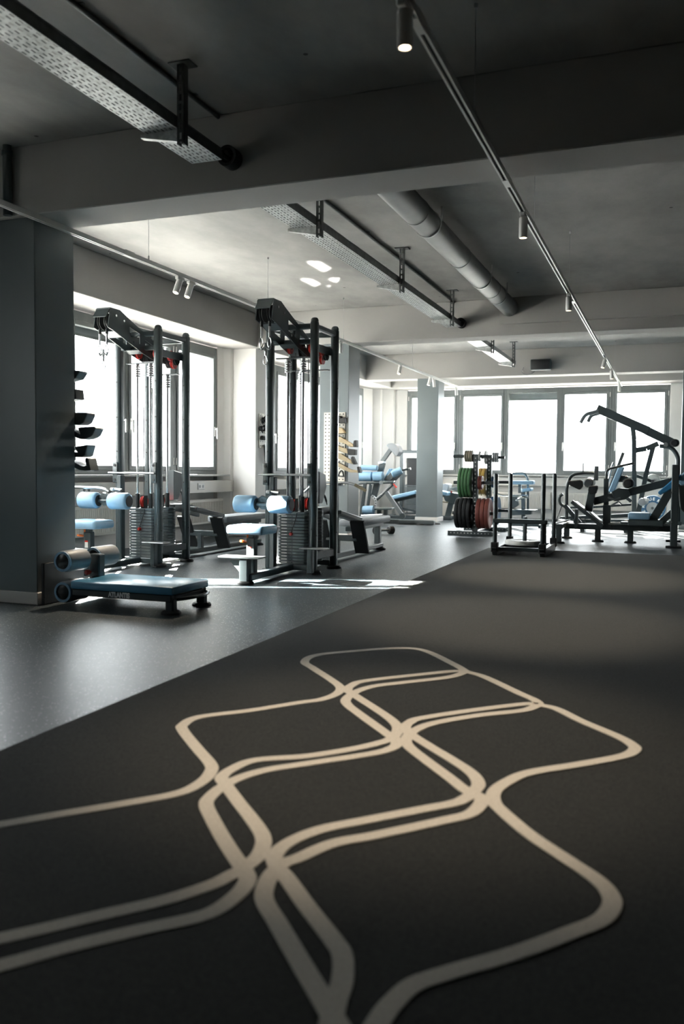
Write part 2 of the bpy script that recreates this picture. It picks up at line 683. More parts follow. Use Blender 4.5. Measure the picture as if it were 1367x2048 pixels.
def pillar(x0, x1, y0, y1, label):
    p = struct('pillar', MB().span((x0, y0, 0), (x1, y1, BEAM), 0.004), M['grey_paint'], label)
    part('base_strip', MB().span((x0 - 0.012, y0 - 0.012, 0), (x1 + 0.012, y1 + 0.012, 0.085), 0.003), M['white_wall'], p)
    return p


pillar(-4.60, -4.05, 4.73, 5.14, 'dark grey pillar beside the low bench')
pillar(-4.47, -4.05, 10.81, 11.24, 'grey pillar carrying a pegboard')
pillar(-4.40, -4.00, 15.36, 15.79, 'pale lit grey pillar in front of the end windows')
pillar(0.165, 0.58, 15.36, 15.79, 'grey pillar beside the last end window')

# outer walls below, between and beyond the windows
struct('wall_left', MB().span((-6.2, YB, 0), (-5.99, 17.7, 0.86)), M['white_wall'], 'white wall under the side windows')
struct('wall_left_front', MB().span((-6.2, YB, 0.86), (-5.985, 2.35, BEAM)).span((-6.2, 2.87, 0.86), (-5.985, 4.05, BEAM)), M['far_grey'], 'dark side wall beside the viewer')
struct('wall_far', MB().span((-6.2, 17.5, 0), (XR, 17.7, 0.86)).span((0.28, 17.5, 0.855), (XR, 17.7, BEAM)), M['white_wall'], 'white wall under the end windows')
struct('wall_right', MB().span((XR, YB, 0), (XR + 0.2, 17.7, CEIL)), M['far_grey'], 'dark wall out of view')
struct('wall_back', MB().span((-6.2, YB - 0.2, 0), (XR + 0.2, YB, CEIL)), M['far_grey'], 'dark wall behind the viewer')


def pilaster(dy, label):
    poly = [(-6.2, 10.6), (-5.93, 10.6), (-5.90, 10.72), (-5.83, 10.80), (-5.82, 10.86), (-5.47, 10.87), (-5.47, 11.27), (-5.82, 11.28), (-5.83, 11.34), (-5.93, 11.45), (-6.2, 11.45)]
    return struct('wall_pilaster', MB().prism([(x, y + dy, 0) for x, y in poly], (0, 0, BEAM)), M['white_wall'], label, flat=True)


pilaster(0, 'white wall pilaster between the side windows')
pilaster(-6.6, 'white wall pilaster hidden behind the dark pillar')
struct('wall_corner', MB().prism([(-6.2, 16.72, 0), (-5.95, 16.72, 0), (-5.86, 16.98, 0), (-5.845, 17.03, 0), (-5.69, 17.10, 0), (-5.675, 17.17, 0), (-5.47, 17.27, 0), (-5.45, 17.36, 0), (-5.21, 17.44, 0), (-5.21, 17.72, 0), (-6.2, 17.72, 0)], (0, 0, BEAM)), M['white_wall'], 'folded white panelling in the room corner', flat=True)
struct('wall_corner', MB().span((-0.03, 17.36, 0), (0.30, 17.7, BEAM), 0.004), M['white_wall'], 'white wall strip closing the end windows')

# windows -----------------------------------------------------------------
WN = [0]


def window(axis, a, b, sash=True, blind=False, handle=0, where='', zt=2.62):
    """one casement between a and b along the wall; axis 'y' = side wall, 'x' = end wall"""
    WN[0] += 1
    z0 = 0.872

    def P(u, d, z):
        return (XL - d, u, z) if axis == 'y' else (u, YF + d, z)

    m = MB()

    def rect(u0, u1, za, zb, d0, d1, bev=0.004):
        m.span(P(u0, d0, za), P(u1, d1, zb), bev)

    fw = 0.052
    rect(a, a + fw, z0, zt, 0.0, 0.09)
    rect(b - fw, b, z0, zt, 0.0, 0.09)
    rect(a + fw, b - fw, z0, z0 + fw, 0.0, 0.09)
    rect(a + fw, b - fw, zt - 0.10, zt, 0.0, 0.09)
    root = struct('window_%d' % WN[0], m, M['frame_grey'], 'grey framed window' + where)
    i0, i1, j0, j1 = a + fw, b - fw, z0 + fw, zt - 0.10
    if sash:
        m = MB()
        s = 0.05
        rect(i0, i0 + s, j0, j1, -0.012, 0.06)
        rect(i1 - s, i1, j0, j1, -0.012, 0.06)
        rect(i0 + s, i1 - s, j0, j0 + s, -0.012, 0.06)
        rect(i0 + s, i1 - s, j1 - s, j1, -0.012, 0.06)
        sh = part('sash', m, M['frame_grey'], root)
        i0, i1, j0, j1 = i0 + s, i1 - s, j0 + s, j1 - s
        if handle:
            hu = (a + fw + 0.025) if handle < 0 else (b - fw - 0.025)
            m = MB()
            m.span(P(hu - 0.012, -0.02, 1.40), P(hu + 0.012, -0.012, 1.53), 0.003)
            m.cyl(P(hu, -0.02, 1.50), P(hu, -0.05, 1.50), 0.008, seg=8)
            m.span(P(hu - 0.011, -0.062, 1.36), P(hu + 0.011, -0.045, 1.515), 0.005)
            part('handle', m, M['plastic_white'], sh)
        for zz in (j0 + 0.02, j1 - 0.06):
            uu = b - 0.03 if handle < 0 else a + 0.03
            part('hinge', MB().cyl(P(uu, -0.012, zz), P(uu, -0.012, zz + 0.09), 0.008, seg=8), M['plastic_white'], root)
    m = MB()
    m.span(P(i0 - 0.004, 0.030, j0 - 0.004), P(i1 + 0.004, 0.036, j1 + 0.004))
    part('pane', m, M['glass'], root, flat=True)
    if blind:
        m = MB()
        m.span(P(i0 - 0.03, 0.10, 2.405), P(i1 + 0.03, 0.106, zt))
        bl = part('blind_cloth', m, M['grey_plate'], root, flat=True)
        m = MB()
        m.span(P(i0 - 0.03, 0.095, 2.380), P(i1 + 0.03, 0.115, 2.408))
        part('blind_rail', m, M['frame_grey'], bl, flat=True)
    return root


NTH = ('first', 'second', 'third', 'fourth', 'last')
e1 = [4.85, 6.41, 7.44, 8.46, 9.50, 10.60]
for k in range(5):
    window('y', e1[k], e1[k + 1], True, k in (1, 2, 3), -1 if k % 2 else 1, ', %s of five in the near side bay' % NTH[k])
e2 = [11.45, 12.50, 13.55, 14.60, 15.65, 16.72]
for k in range(5):
    window('y', e2[k], e2[k + 1], True, False, -1 if k % 2 else 1, ', %s of five in the further side bay' % NTH[k])
ex = [-5.21, -4.105, -3.13, -2.077, -1.09, -0.03]
for k in range(5):
    window('x', ex[k], ex[k + 1], k != 2, k == 2, 1 if k in (0, 1) else -1, ', %s of five in the end wall' % NTH[k])
window('y', 2.35, 2.87, True, False, 1, ' in the dark side wall beside the viewer')

for (a, b, lab) in ((2.25, 3.52, 'stone sill under the side windows beside the viewer'), (4.75, 10.72, 'stone sill under the near side windows'), (11.3, 16.75, 'stone sill under the further side windows')):
    struct('window_sill', MB().span((-6.0, a, 0.845), (-5.79, b, 0.872), 0.004), M['sill'], lab)
struct('window_sill', MB().span((-5.3, 17.28, 0.845), (XR, 17.5, 0.872), 0.004), M['sill'], 'stone sill under the end windows')


# cable trunking with sockets, radiators ----------------------------------
def trunk_y(a, b, label, sockets):
    t = thing('cable_trunking', label, 'trunking', (-5.9, (a + b) / 2, 0.62))
    part('casing', MB().span((-5.99, a, 0.625), (-5.81, b, 0.790), 0.005), M['radiator'], t)
    for s in sockets:
        so = part('socket', MB().span((-5.815, s - 0.085, 0.67), (-5.802, s + 0.085, 0.755), 0.004), M['plastic_white'], t)
        for d in (-0.04, 0.04):
            part('socket_hole', MB().cyl((-5.806, s + d, 0.712), (-5.801, s + d, 0.712), 0.021, seg=14), M['frame_mid'], so)
    return t


trunk_y(5.2, 10.92, 'cream wall trunking with sockets under near side windows', (9.95, 7.55, 6.2))
trunk_y(11.25, 16.8, 'cream wall trunking under further side windows', (14.0,))
t = thing('cable_trunking', 'cream wall trunking along the end wall', 'trunking', (-2.5, 17.4, 0.64))
part('casing', MB().span((-5.2, 17.33, 0.66), (XR, 17.499, 0.835), 0.005), M['radiator'], t)


def radiator(axis, a, b, label):
    z0, z1 = 0.20, 0.535
    u = (a + b) / 2
    loc = (-5.87, u, z0) if axis == 'y' else (u, 17.36, z0)
    r = thing('radiator', label, 'radiator', loc)

    def P(uu, d, z):
        return (-5.985 + d, uu, z) if axis == 'y' else (uu, 17.495 - d, z)

    m = MB().span(P(a, 0.05, z0), P(b, 0.14, z1), 0.006)
    part('panel', m, M['radiator'], r)
    m = MB()
    n = int((b - a) / 0.034)
    for i in range(n):
        uu = a + 0.02 + (b - a - 0.04) * i / max(1, n - 1)
        m.span(P(uu - 0.009, 0.139, z0 + 0.03), P(uu + 0.009, 0.147, z1 - 0.035), 0.003)
    part('fluting', m, M['radiator'], r)
    part('bracket', MB().span(P(a + 0.15, 0.0, z0 + 0.1), P(a + 0.19, 0.06, z1 - 0.1)), M['radiator'], r)
    part('bracket', MB().span(P(b - 0.19, 0.0, z0 + 0.1), P(b - 0.15, 0.06, z1 - 0.1)), M['radiator'], r)
    return r


radiator('y', 8.75, 10.62, 'cream flat radiator beside the wall pilaster')
radiator('y', 5.75, 8.2, 'cream flat radiator behind the left cable tower')
radiator('y', 11.7, 13.6, 'cream flat radiator behind the right cable tower')
radiator('y', 14.2, 16.3, 'cream flat radiator near the room corner')
radiator('x', -4.0, -2.2, 'cream flat radiator behind the plate rack')
radiator('x', -1.95, -0.2, 'cream flat radiator behind the row of leg machines')

# carpet pattern: cream yarn lines inlaid in the carpet ---------------------
LINES = [
    [(-0.87, 3.931, 0), (-0.961, 4.06, 0), (-1.185, 4.314, 0), (-1.338, 4.303, 0), (-1.524, 4.141, 0), (-1.657, 3.981, 0), (-1.651, 3.824, 0), (-1.559, 3.714, 0), (-1.4, 3.541, 0), (-1.31, 3.426, 0), (-1.288, 3.32, 0), (-1.315, 3.215, 0), (-1.375, 3.142, 0), (-1.509, 2.961, 0), (-1.646, 2.809, 0), (-1.65, 2.698, -0), (-1.612, 2.636, 0), (-1.467, 2.487, 0), (-1.35, 2.371, 0), (-1.314, 2.313, 0), (-1.294, 2.224, 0), (-1.309, 2.119, 0), (-1.403, 2.001, 0), (-1.542, 1.847, 0), (-1.627, 1.749, 0), (-1.726, 1.646, 0)],
    [(-0.872, 3.93, -0), (-0.926, 3.918, 0), (-1.025, 3.823, 0), (-1.245, 3.587, 0), (-1.278, 3.477, 0), (-1.263, 3.392, 0), (-1.207, 3.328, 0), (-1.052, 3.16, 0), (-0.956, 3.048, 0), (-0.906, 2.961, 0), (-0.889, 2.854, 0), (-0.914, 2.778, 0), (-0.982, 2.676, 0), (-1.092, 2.555, 0), (-1.229, 2.457, 0), (-1.261, 2.359, 0), (-1.256, 2.276, 0), (-1.215, 2.226, 0), (-1.119, 2.124, 0), (-1.002, 2.003, 0), (-0.943, 1.928, 0), (-0.915, 1.845, 0), (-0.916, 1.774, -0), (-0.929, 1.726, 0), (-0.949, 1.667, 0), (-1.008, 1.57, 0), (-1.095, 1.47, 0), (-1.163, 1.39, 0), (-1.228, 1.317, 0), (-1.313, 1.223, 0)],
    [(-0.87, 3.931, 0), (-0.92, 3.795, 0), (-1.085, 3.616, 0), (-1.181, 3.509, 0), (-1.222, 3.392, 0), (-1.221, 3.263, 0), (-1.184, 3.182, 0), (-1.099, 3.081, 0), (-0.919, 2.879, 0), (-0.876, 2.836, 0), (-0.853, 2.763, 0), (-0.883, 2.684, 0), (-0.957, 2.6, 0), (-1.063, 2.489, -0), (-1.157, 2.387, 0), (-1.202, 2.298, 0), (-1.217, 2.212, 0), (-1.211, 2.127, -0), (-1.192, 2.071, 0), (-1.124, 1.988, 0), (-1.024, 1.876, -0), (-0.93, 1.779, 0), (-0.9, 1.748, 0), (-0.88, 1.715, 0), (-0.872, 1.656, 0), (-0.881, 1.58, 0), (-0.908, 1.53, 0), (-0.986, 1.45, 0), (-1.071, 1.355, 0), (-1.16, 1.243, 0), (-1.236, 1.15, 0)],
    [(-0.87, 3.931, 0), (-0.767, 3.859, 0), (-0.582, 3.643, 0), (-0.499, 3.55, 0), (-0.474, 3.487, 0), (-0.522, 3.475, 0), (-0.68, 3.323, 0), (-0.855, 3.125, 0), (-0.886, 3.043, 0), (-0.877, 2.96, 0), (-0.83, 2.897, 0), (-0.75, 2.812, 0), (-0.632, 2.692, 0), (-0.553, 2.602, 0), (-0.515, 2.521, 0), (-0.515, 2.456, -0), (-0.528, 2.386, -0), (-0.554, 2.339, 0), (-0.618, 2.271, 0), (-0.744, 2.136, 0), (-0.831, 2.039, -0), (-0.875, 1.94, 0), (-0.878, 1.86, 0), (-0.852, 1.811, -0), (-0.798, 1.758, 0), (-0.707, 1.661, 0), (-0.607, 1.56, 0), (-0.57, 1.515, 0), (-0.541, 1.439, 0), (-0.53, 1.377, 0), (-0.514, 1.31, -0), (-0.498, 1.249, 0)],
    [(-0.472, 3.48, 0), (-0.516, 3.376, 0), (-0.663, 3.241, 0), (-0.794, 3.081, 0), (-0.84, 2.963, 0), (-0.842, 2.862, 0), (-0.815, 2.785, 0), (-0.73, 2.678, 0), (-0.611, 2.54, 0), (-0.537, 2.452, -0), (-0.492, 2.424, 0), (-0.477, 2.371, 0), (-0.491, 2.286, 0), (-0.545, 2.217, 0), (-0.683, 2.062, -0), (-0.77, 1.973, -0), (-0.819, 1.864, 0), (-0.839, 1.827, 0), (-0.843, 1.768, 0), (-0.827, 1.698, 0), (-0.8, 1.645, 0), (-0.741, 1.58, 0), (-0.63, 1.457, 0), (-0.545, 1.364, 0), (-0.479, 1.29, 0), (-0.434, 1.237, 0)],
    [(-0.472, 3.48, 0), (-0.398, 3.449, 0), (-0.287, 3.313, 0), (-0.149, 3.168, 0), (-0.099, 3.093, -0), (-0.088, 3.04, 0), (-0.121, 2.955, 0), (-0.241, 2.823, 0), (-0.383, 2.681, 0), (-0.436, 2.576, 0), (-0.458, 2.48, 0), (-0.445, 2.399, 0), (-0.409, 2.337, 0), (-0.312, 2.209, 0), (-0.203, 2.096, 0), (-0.132, 2.021, 0), (-0.101, 1.964, 0), (-0.094, 1.908, 0), (-0.113, 1.838, 0), (-0.163, 1.77, 0), (-0.254, 1.654, 0), (-0.372, 1.528, -0), (-0.416, 1.473, 0), (-0.435, 1.408, 0), (-0.441, 1.356, 0), (-0.442, 1.285, 0)],
]


def ribbon(pts, w, z0, z1):
    pts = catmull([V((p[0], p[1], 0)) for p in pts], 6)
    n = len(pts)
    vs, fs = [], []
    for k in range(n):
        t = (pts[min(k + 1, n - 1)] - pts[max(k - 1, 0)]).normalized()
        s = V((-t.y, t.x, 0)) * (w / 2)
        for off, z in ((s, z1), (-s, z1), (-s, z0), (s, z0)):
            vs.append((pts[k].x + off.x, pts[k].y + off.y, z))
    for k in range(n - 1):
        for i in range(4):
            j = (i + 1) % 4
            fs.append((k * 4 + i, k * 4 + j, (k + 1) * 4 + j, (k + 1) * 4 + i))
    fs.append((0, 1, 2, 3))
    fs.append(tuple((n - 1) * 4 + i for i in range(4)))
    return MB().add(vs, fs)


for k, ln in enumerate(LINES):
    part('inlaid_line', ribbon(ln, 0.042, 0.0045, 0.0072 + 0.0002 * k), M['carpet_line'], cp, flat=True)


# ------------------------------------------------------------------ ceiling services
def rail(x, y0, y1, joints, wires, label):
    t = thing('light_track', label, 'light track', (x, (y0 + y1) / 2, 2.56))
    z0, z1 = 2.548, 2.582
    m = MB().span((x - 0.018, y0, z0 + 0.012), (x + 0.018, y1, z1), 0.002)
    m.span((x - 0.018, y0, z0), (x - 0.008, y1, z0 + 0.014))
    m.span((x + 0.008, y0, z0), (x + 0.018, y1, z0 + 0.014))
    part('profile', m, M['track_white'], t)
    part('conductor', MB().span((x - 0.008, y0 + 0.02, z0 + 0.008), (x + 0.008, y1 - 0.02, z0 + 0.013)), M['black'], t)
    for j in joints:
        part('joiner', MB().span((x - 0.0185, j - 0.06, z0 - 0.002), (x + 0.0185, j + 0.06, z1 + 0.006), 0.002), M['track_white'], t)
    for w in wires:
        m = MB().cyl((x, w, z1), (x, w, CEIL), 0.0018, seg=6).cyl((x, w, z1), (x, w, z1 + 0.035), 0.006, seg=8).cyl((x, w, CEIL - 0.02), (x, w, CEIL), 0.009, seg=8)
        part('hanging_wire', m, M['steel'], t)
    return t


rail(-3.87, 2.2, 16.80, (5.55, 9.2, 13.4), (5.82, 7.96, 10.12, 13.2, 15.6), 'pale light track running above the two cable towers')
rail(-0.89, 1.6, 16.86, (3.05, 4.85, 8.4, 12.2), (4.0, 5.87, 7.98, 11.6, 14.8), 'pale light track running above the carpet')


def spot(x, y, label, tilt=(0, 0), power=22.0, group='track spotlights'):
    t = thing('track_spotlight', label, 'spotlight', (x, y, 2.55), group)
    part('adapter', MB().span((x - 0.016, y - 0.05, 2.522), (x + 0.016, y + 0.05, 2.548), 0.003), M['track_white'], t)
    d = V((tilt[0], tilt[1], -1)).normalized()
    top = V((x, y, 2.524))
    end = top + d * 0.125
    m = MB().prof(top, end, [(0, 0.0), (0.0, 0.024), (0.03, 0.027), (0.985, 0.027), (1.0, 0.026), (1.0, 0.021), (0.86, 0.019)], 22, caps=False)
    part('housing', m, M['track_white'], t)
    part('lens', MB().cyl(end - d * 0.018, end - d * 0.014, 0.0195, seg=18), M['lamp'], t)
    ld = bpy.data.lights.new('spot_beam', 'SPOT')
    ld.energy = power * 1.3
    ld.color = (1.0, 0.84, 0.64)
    ld.spot_size = math.radians(60)
    ld.spot_blend = 0.7
    ld.shadow_soft_size = 0.02
    lo = bpy.data.objects.new('spot_beam', ld)
    COL.objects.link(lo)
    lo.parent = t
    lo.location = (end + d * 0.004) - t.location
    lo.rotation_euler = d.to_track_quat('-Z', 'Y').to_euler()
    return t


spot(-0.89, 2.888, 'white cylinder spotlight nearest the viewer on the carpet track', (0.02, 0.0), 45)
spot(-0.89, 5.44, 'white cylinder spotlight beside the round duct', (0, 0), 75)
spot(-0.89, 8.0, 'white cylinder spotlight below the boxed beam ledge', (0, 0), 95)
spot(-0.89, 12.6, 'tilted white spotlight, first of the trio at the track end', (-0.25, -0.3), 30)
spot(-0.89, 14.02, 'white spotlight, middle of the trio at the track end', (0.05, 0), 30)
spot(-0.89, 16.2, 'white spotlight, last of the trio by the end windows', (0, 0.05), 20)
spot(-3.87, 6.28, 'lit tilted spotlight of the pair above the left tower', (-0.1, -0.42), 26)
spot(-3.87, 6.46, 'tilted spotlight facing away in the pair above the left tower', (-0.1, -0.42), 26)
spot(-3.87, 10.0, 'white spotlight half hidden behind the right cable tower', (-0.05, 0.35), 26)
spot(-3.87, 12.55, 'tilted white spotlight between the two grey pillars', (-0.05, -0.45), 22)
spot(-3.87, 14.30, 'white spotlight in front of the pale pillar, tilted outward', (-0.2, -0.3), 18)
spot(-3.87, 14.52, 'white spotlight in front of the pale pillar, tilted inward', (0.1, 0.1), 18)
spot(-3.87, 16.2, 'white spotlight at the window end of the tower track', (0, 0.3), 18)


# cable trays ---------------------------------------------------------------
def tray_mesh(x0, x1, y0, y1, z, pitch=0.052, cols=8):
    """perforated tray floor: every cell has a real slot"""
    m = MB()
    w = (x1 - x0) / cols
    rows = int((y1 - y0) / pitch)
    p = (y1 - y0) / rows
    for r in range(rows):
        for c in range(cols):
            a0, a1 = x0 + c * w, x0 + (c + 1) * w
            sh = p * 0.5 if c % 2 else 0.0
            b0 = y0 + r * p
            b1 = b0 + p
            s0, s1 = (b0 + p * 0.22, b0 + p * 0.78) if not sh else (b0 + p * 0.06, b0 + p * 0.60)
            h0, h1 = a0 + w * 0.36, a0 + w * 0.64
            vs = [(a0, b0, z), (a1, b0, z), (a1, b1, z), (a0, b1, z), (h0, s0, z), (h1, s0, z), (h1, s1, z), (h0, s1, z)]
            m.add(vs, [(0, 1, 5, 4), (1, 2, 6, 5), (2, 3, 7, 6), (3, 0, 4, 7)])
    return m


def tray(y0, y1, hangers, label, z=2.76, h=0.06):
    x0, x1 = -2.70, -2.50
    t = thing('cable_tray', label, 'cable tray', ((x0 + x1) / 2, (y0 + y1) / 2, z))
    part('perforated_bottom', tray_mesh(x0, x1, y0, y1, z), M['galv'], t, flat=True)
    m = MB()
    for x in (x0, x1):
        m.span((x - 0.001, y0, z), (x + 0.001, y1, z + h))
        m.span((x - 0.006, y0, z + h - 0.004), (x + 0.006, y1, z + h))
    part('side_flange', m, M['galv_dark'], t, flat=True)
    m = MB()
    rnd = random.Random(4)
    for k in range(3):
        xx = x0 + 0.04 + 0.055 * k
        m.tube([(xx + rnd.uniform(-0.01, 0.01), y0 + (y1 - y0) * i / 12, z + 0.012) for i in range(13)], 0.009, 8)
    part('laid_cable', m, M['black'], t)
    for hy in hangers:
        xh = -2.478
        m = MB()
        zb, w = z - 0.085, 0.021
        # slotted C channel
        m.span((xh - w, hy - 0.003, zb), (xh - w + 0.004, hy + 0.04, CEIL - 0.006))
        m.span((xh + w - 0.004, hy - 0.003, zb), (xh + w, hy + 0.04, CEIL - 0.006))
        m.span((xh - w, hy - 0.003, zb), (xh - w + 0.014, hy, CEIL - 0.006))
        m.span((xh + w - 0.014, hy - 0.003, zb), (xh + w, hy, CEIL - 0.006))
        n = int((CEIL - zb) / 0.05)
        for i in range(n):
            zz = zb + 0.01 + i * 0.05
            m.span((xh - w + 0.013, hy - 0.003, zz), (xh + w - 0.013, hy, zz + 0.016))
        m.box((xh, hy + 0.02, CEIL - 0.004), (0.13, 0.09, 0.008), 0.001)
        hg = part('hanger', m, M['galv_dark'], t)
        m = MB().prism([(xh - 0.01, hy, z - 0.004), (x0 - 0.03, hy, z - 0.004), (x0 - 0.03, hy, z - 0.022), (xh - 0.01, hy, z - 0.07)], (0, 0.035, 0))
        part('bracket_arm', m, M['galv'], hg, flat=True)
    return t


tray(0.4, 4.52, (1.9, 4.03), 'perforated steel cable tray in the dark foreground bay')
tray(5.3, 10.70, (5.95, 8.04, 10.09), 'perforated steel cable tray beyond the first beam')
tray(11.3, 14.75, (12.6, 14.4), 'perforated steel cable tray under the speaker bay')

for (a, b, lab) in ((-1.0, 4.69, 'thin dark conduit on the ceiling of the foreground bay'), (5.06, 10.78, 'thin dark conduit on the ceiling beyond the first beam')):
    m = MB().cyl((-2.62, a, CEIL - 0.014), (-2.62, b, CEIL - 0.014), 0.013, seg=10)
    for i in range(6):
        yy = a + 0.3 + i * (b - a - 0.6) / 5
        m.span((-2.65, yy - 0.012, CEIL - 0.004), (-2.59, yy + 0.012, CEIL))
    single('ceiling_conduit', m, M['galv_dark'], lab, 'conduit', loc=(-2.62, (a + b) / 2, CEIL))

for (yb, lab) in ((4.60, 'black cable sleeve where the near tray meets the first beam'), (10.69, 'black cable sleeve where the middle tray meets the second beam')):
    t = thing('cable_sleeve', lab, 'cable sleeve', (-2.50, yb, 2.82))
    part('collar', MB().ring((-2.515, yb + 0.045, 2.815), (0, 1, 0), 0.062, 0.045, 0.09, 20), M['black'], t)
    m = MB()
    for k in range(5):
        an = k * 1.25
        m.cyl((-2.515 + 0.024 * math.cos(an), yb - 0.05, 2.815 + 0.024 * math.sin(an)), (-2.515 + 0.024 * math.cos(an), yb + 0.09, 2.815 + 0.024 * math.sin(an)), 0.011, seg=8)
    part('cable_bundle', m, M['black'], t)

# round duct
t = thing('round_duct', 'painted round metal duct between the two beams', 'duct', (-1.905, 7.9, 2.97))
prof = [(0, 0.103)]
yy = [5.062, 6.55, 8.05, 9.55, 10.735]
m = MB()
for k in range(4):
    m.prof((-1.905, yy[k], 2.968), (-1.905, yy[k + 1], 2.968), [(0, 0.105), (0.995, 0.105)], 28, caps=False)
part('pipe', m, M['duct'], t)
for k in range(1, 4):
    part('coupling', MB().ring((-1.905, yy[k], 2.968), (0, 1, 0), 0.1085, 0.104, 0.05, 28), M['duct'], t)
for y in (6.9, 9.0, 9.9):
    part('rod_hanger', MB().cyl((-1.79, y, 2.98), (-1.79, y, CEIL), 0.006, seg=8).ring((-1.905, y, 2.968), (0, 1, 0), 0.112, 0.105, 0.025, 28), M['galv'], t)
m = MB().cyl((-1.905, 5.061, 2.968), (-1.905, 5.069, 2.968), 0.128, seg=28)

# speaker on the third beam
t = thing('wall_speaker', 'small dark grey speaker fixed to the far beam', 'speaker', (-2.14, 15.25, 2.80))
part('cabinet', MB().span((-2.315, 15.14, 2.705), (-1.965, 15.29, 2.895), 0.02, 3), M['frame'], t)
part('grille', MB().span((-2.30, 15.128, 2.718), (-1.98, 15.142, 2.882), 0.012, 2), M['black'], t)
part('mount', MB().span((-2.18, 15.28, 2.77), (-2.10, 15.335, 2.83)), M['galv_dark'], t)
part('cable', MB().tube([(-2.45, 15.30, 2.78), (-2.47, 15.29, 2.69), (-2.40, 15.27, 2.645), (-2.30, 15.25, 2.66), (-2.25, 15.25, 2.70)], 0.006, 8, smooth=6), M['galv_dark'], t)

# drop pipe beside the dark pillar, on the first beam
m = MB().cyl((-4.205, 4.655, BEAM), (-4.205, 4.655, CEIL), 0.030, seg=16).ring((-4.205, 4.655, 3.05), (0, 0, 1), 0.036, 0.029, 0.03, 16).ring((-4.205, 4.655, 2.70), (0, 0, 1), 0.036, 0.029, 0.03, 16)
single('drop_pipe', m, M['frame'], 'short dark pipe dropping down the first beam to the pillar', 'pipe', loc=(-4.205, 4.655, BEAM))


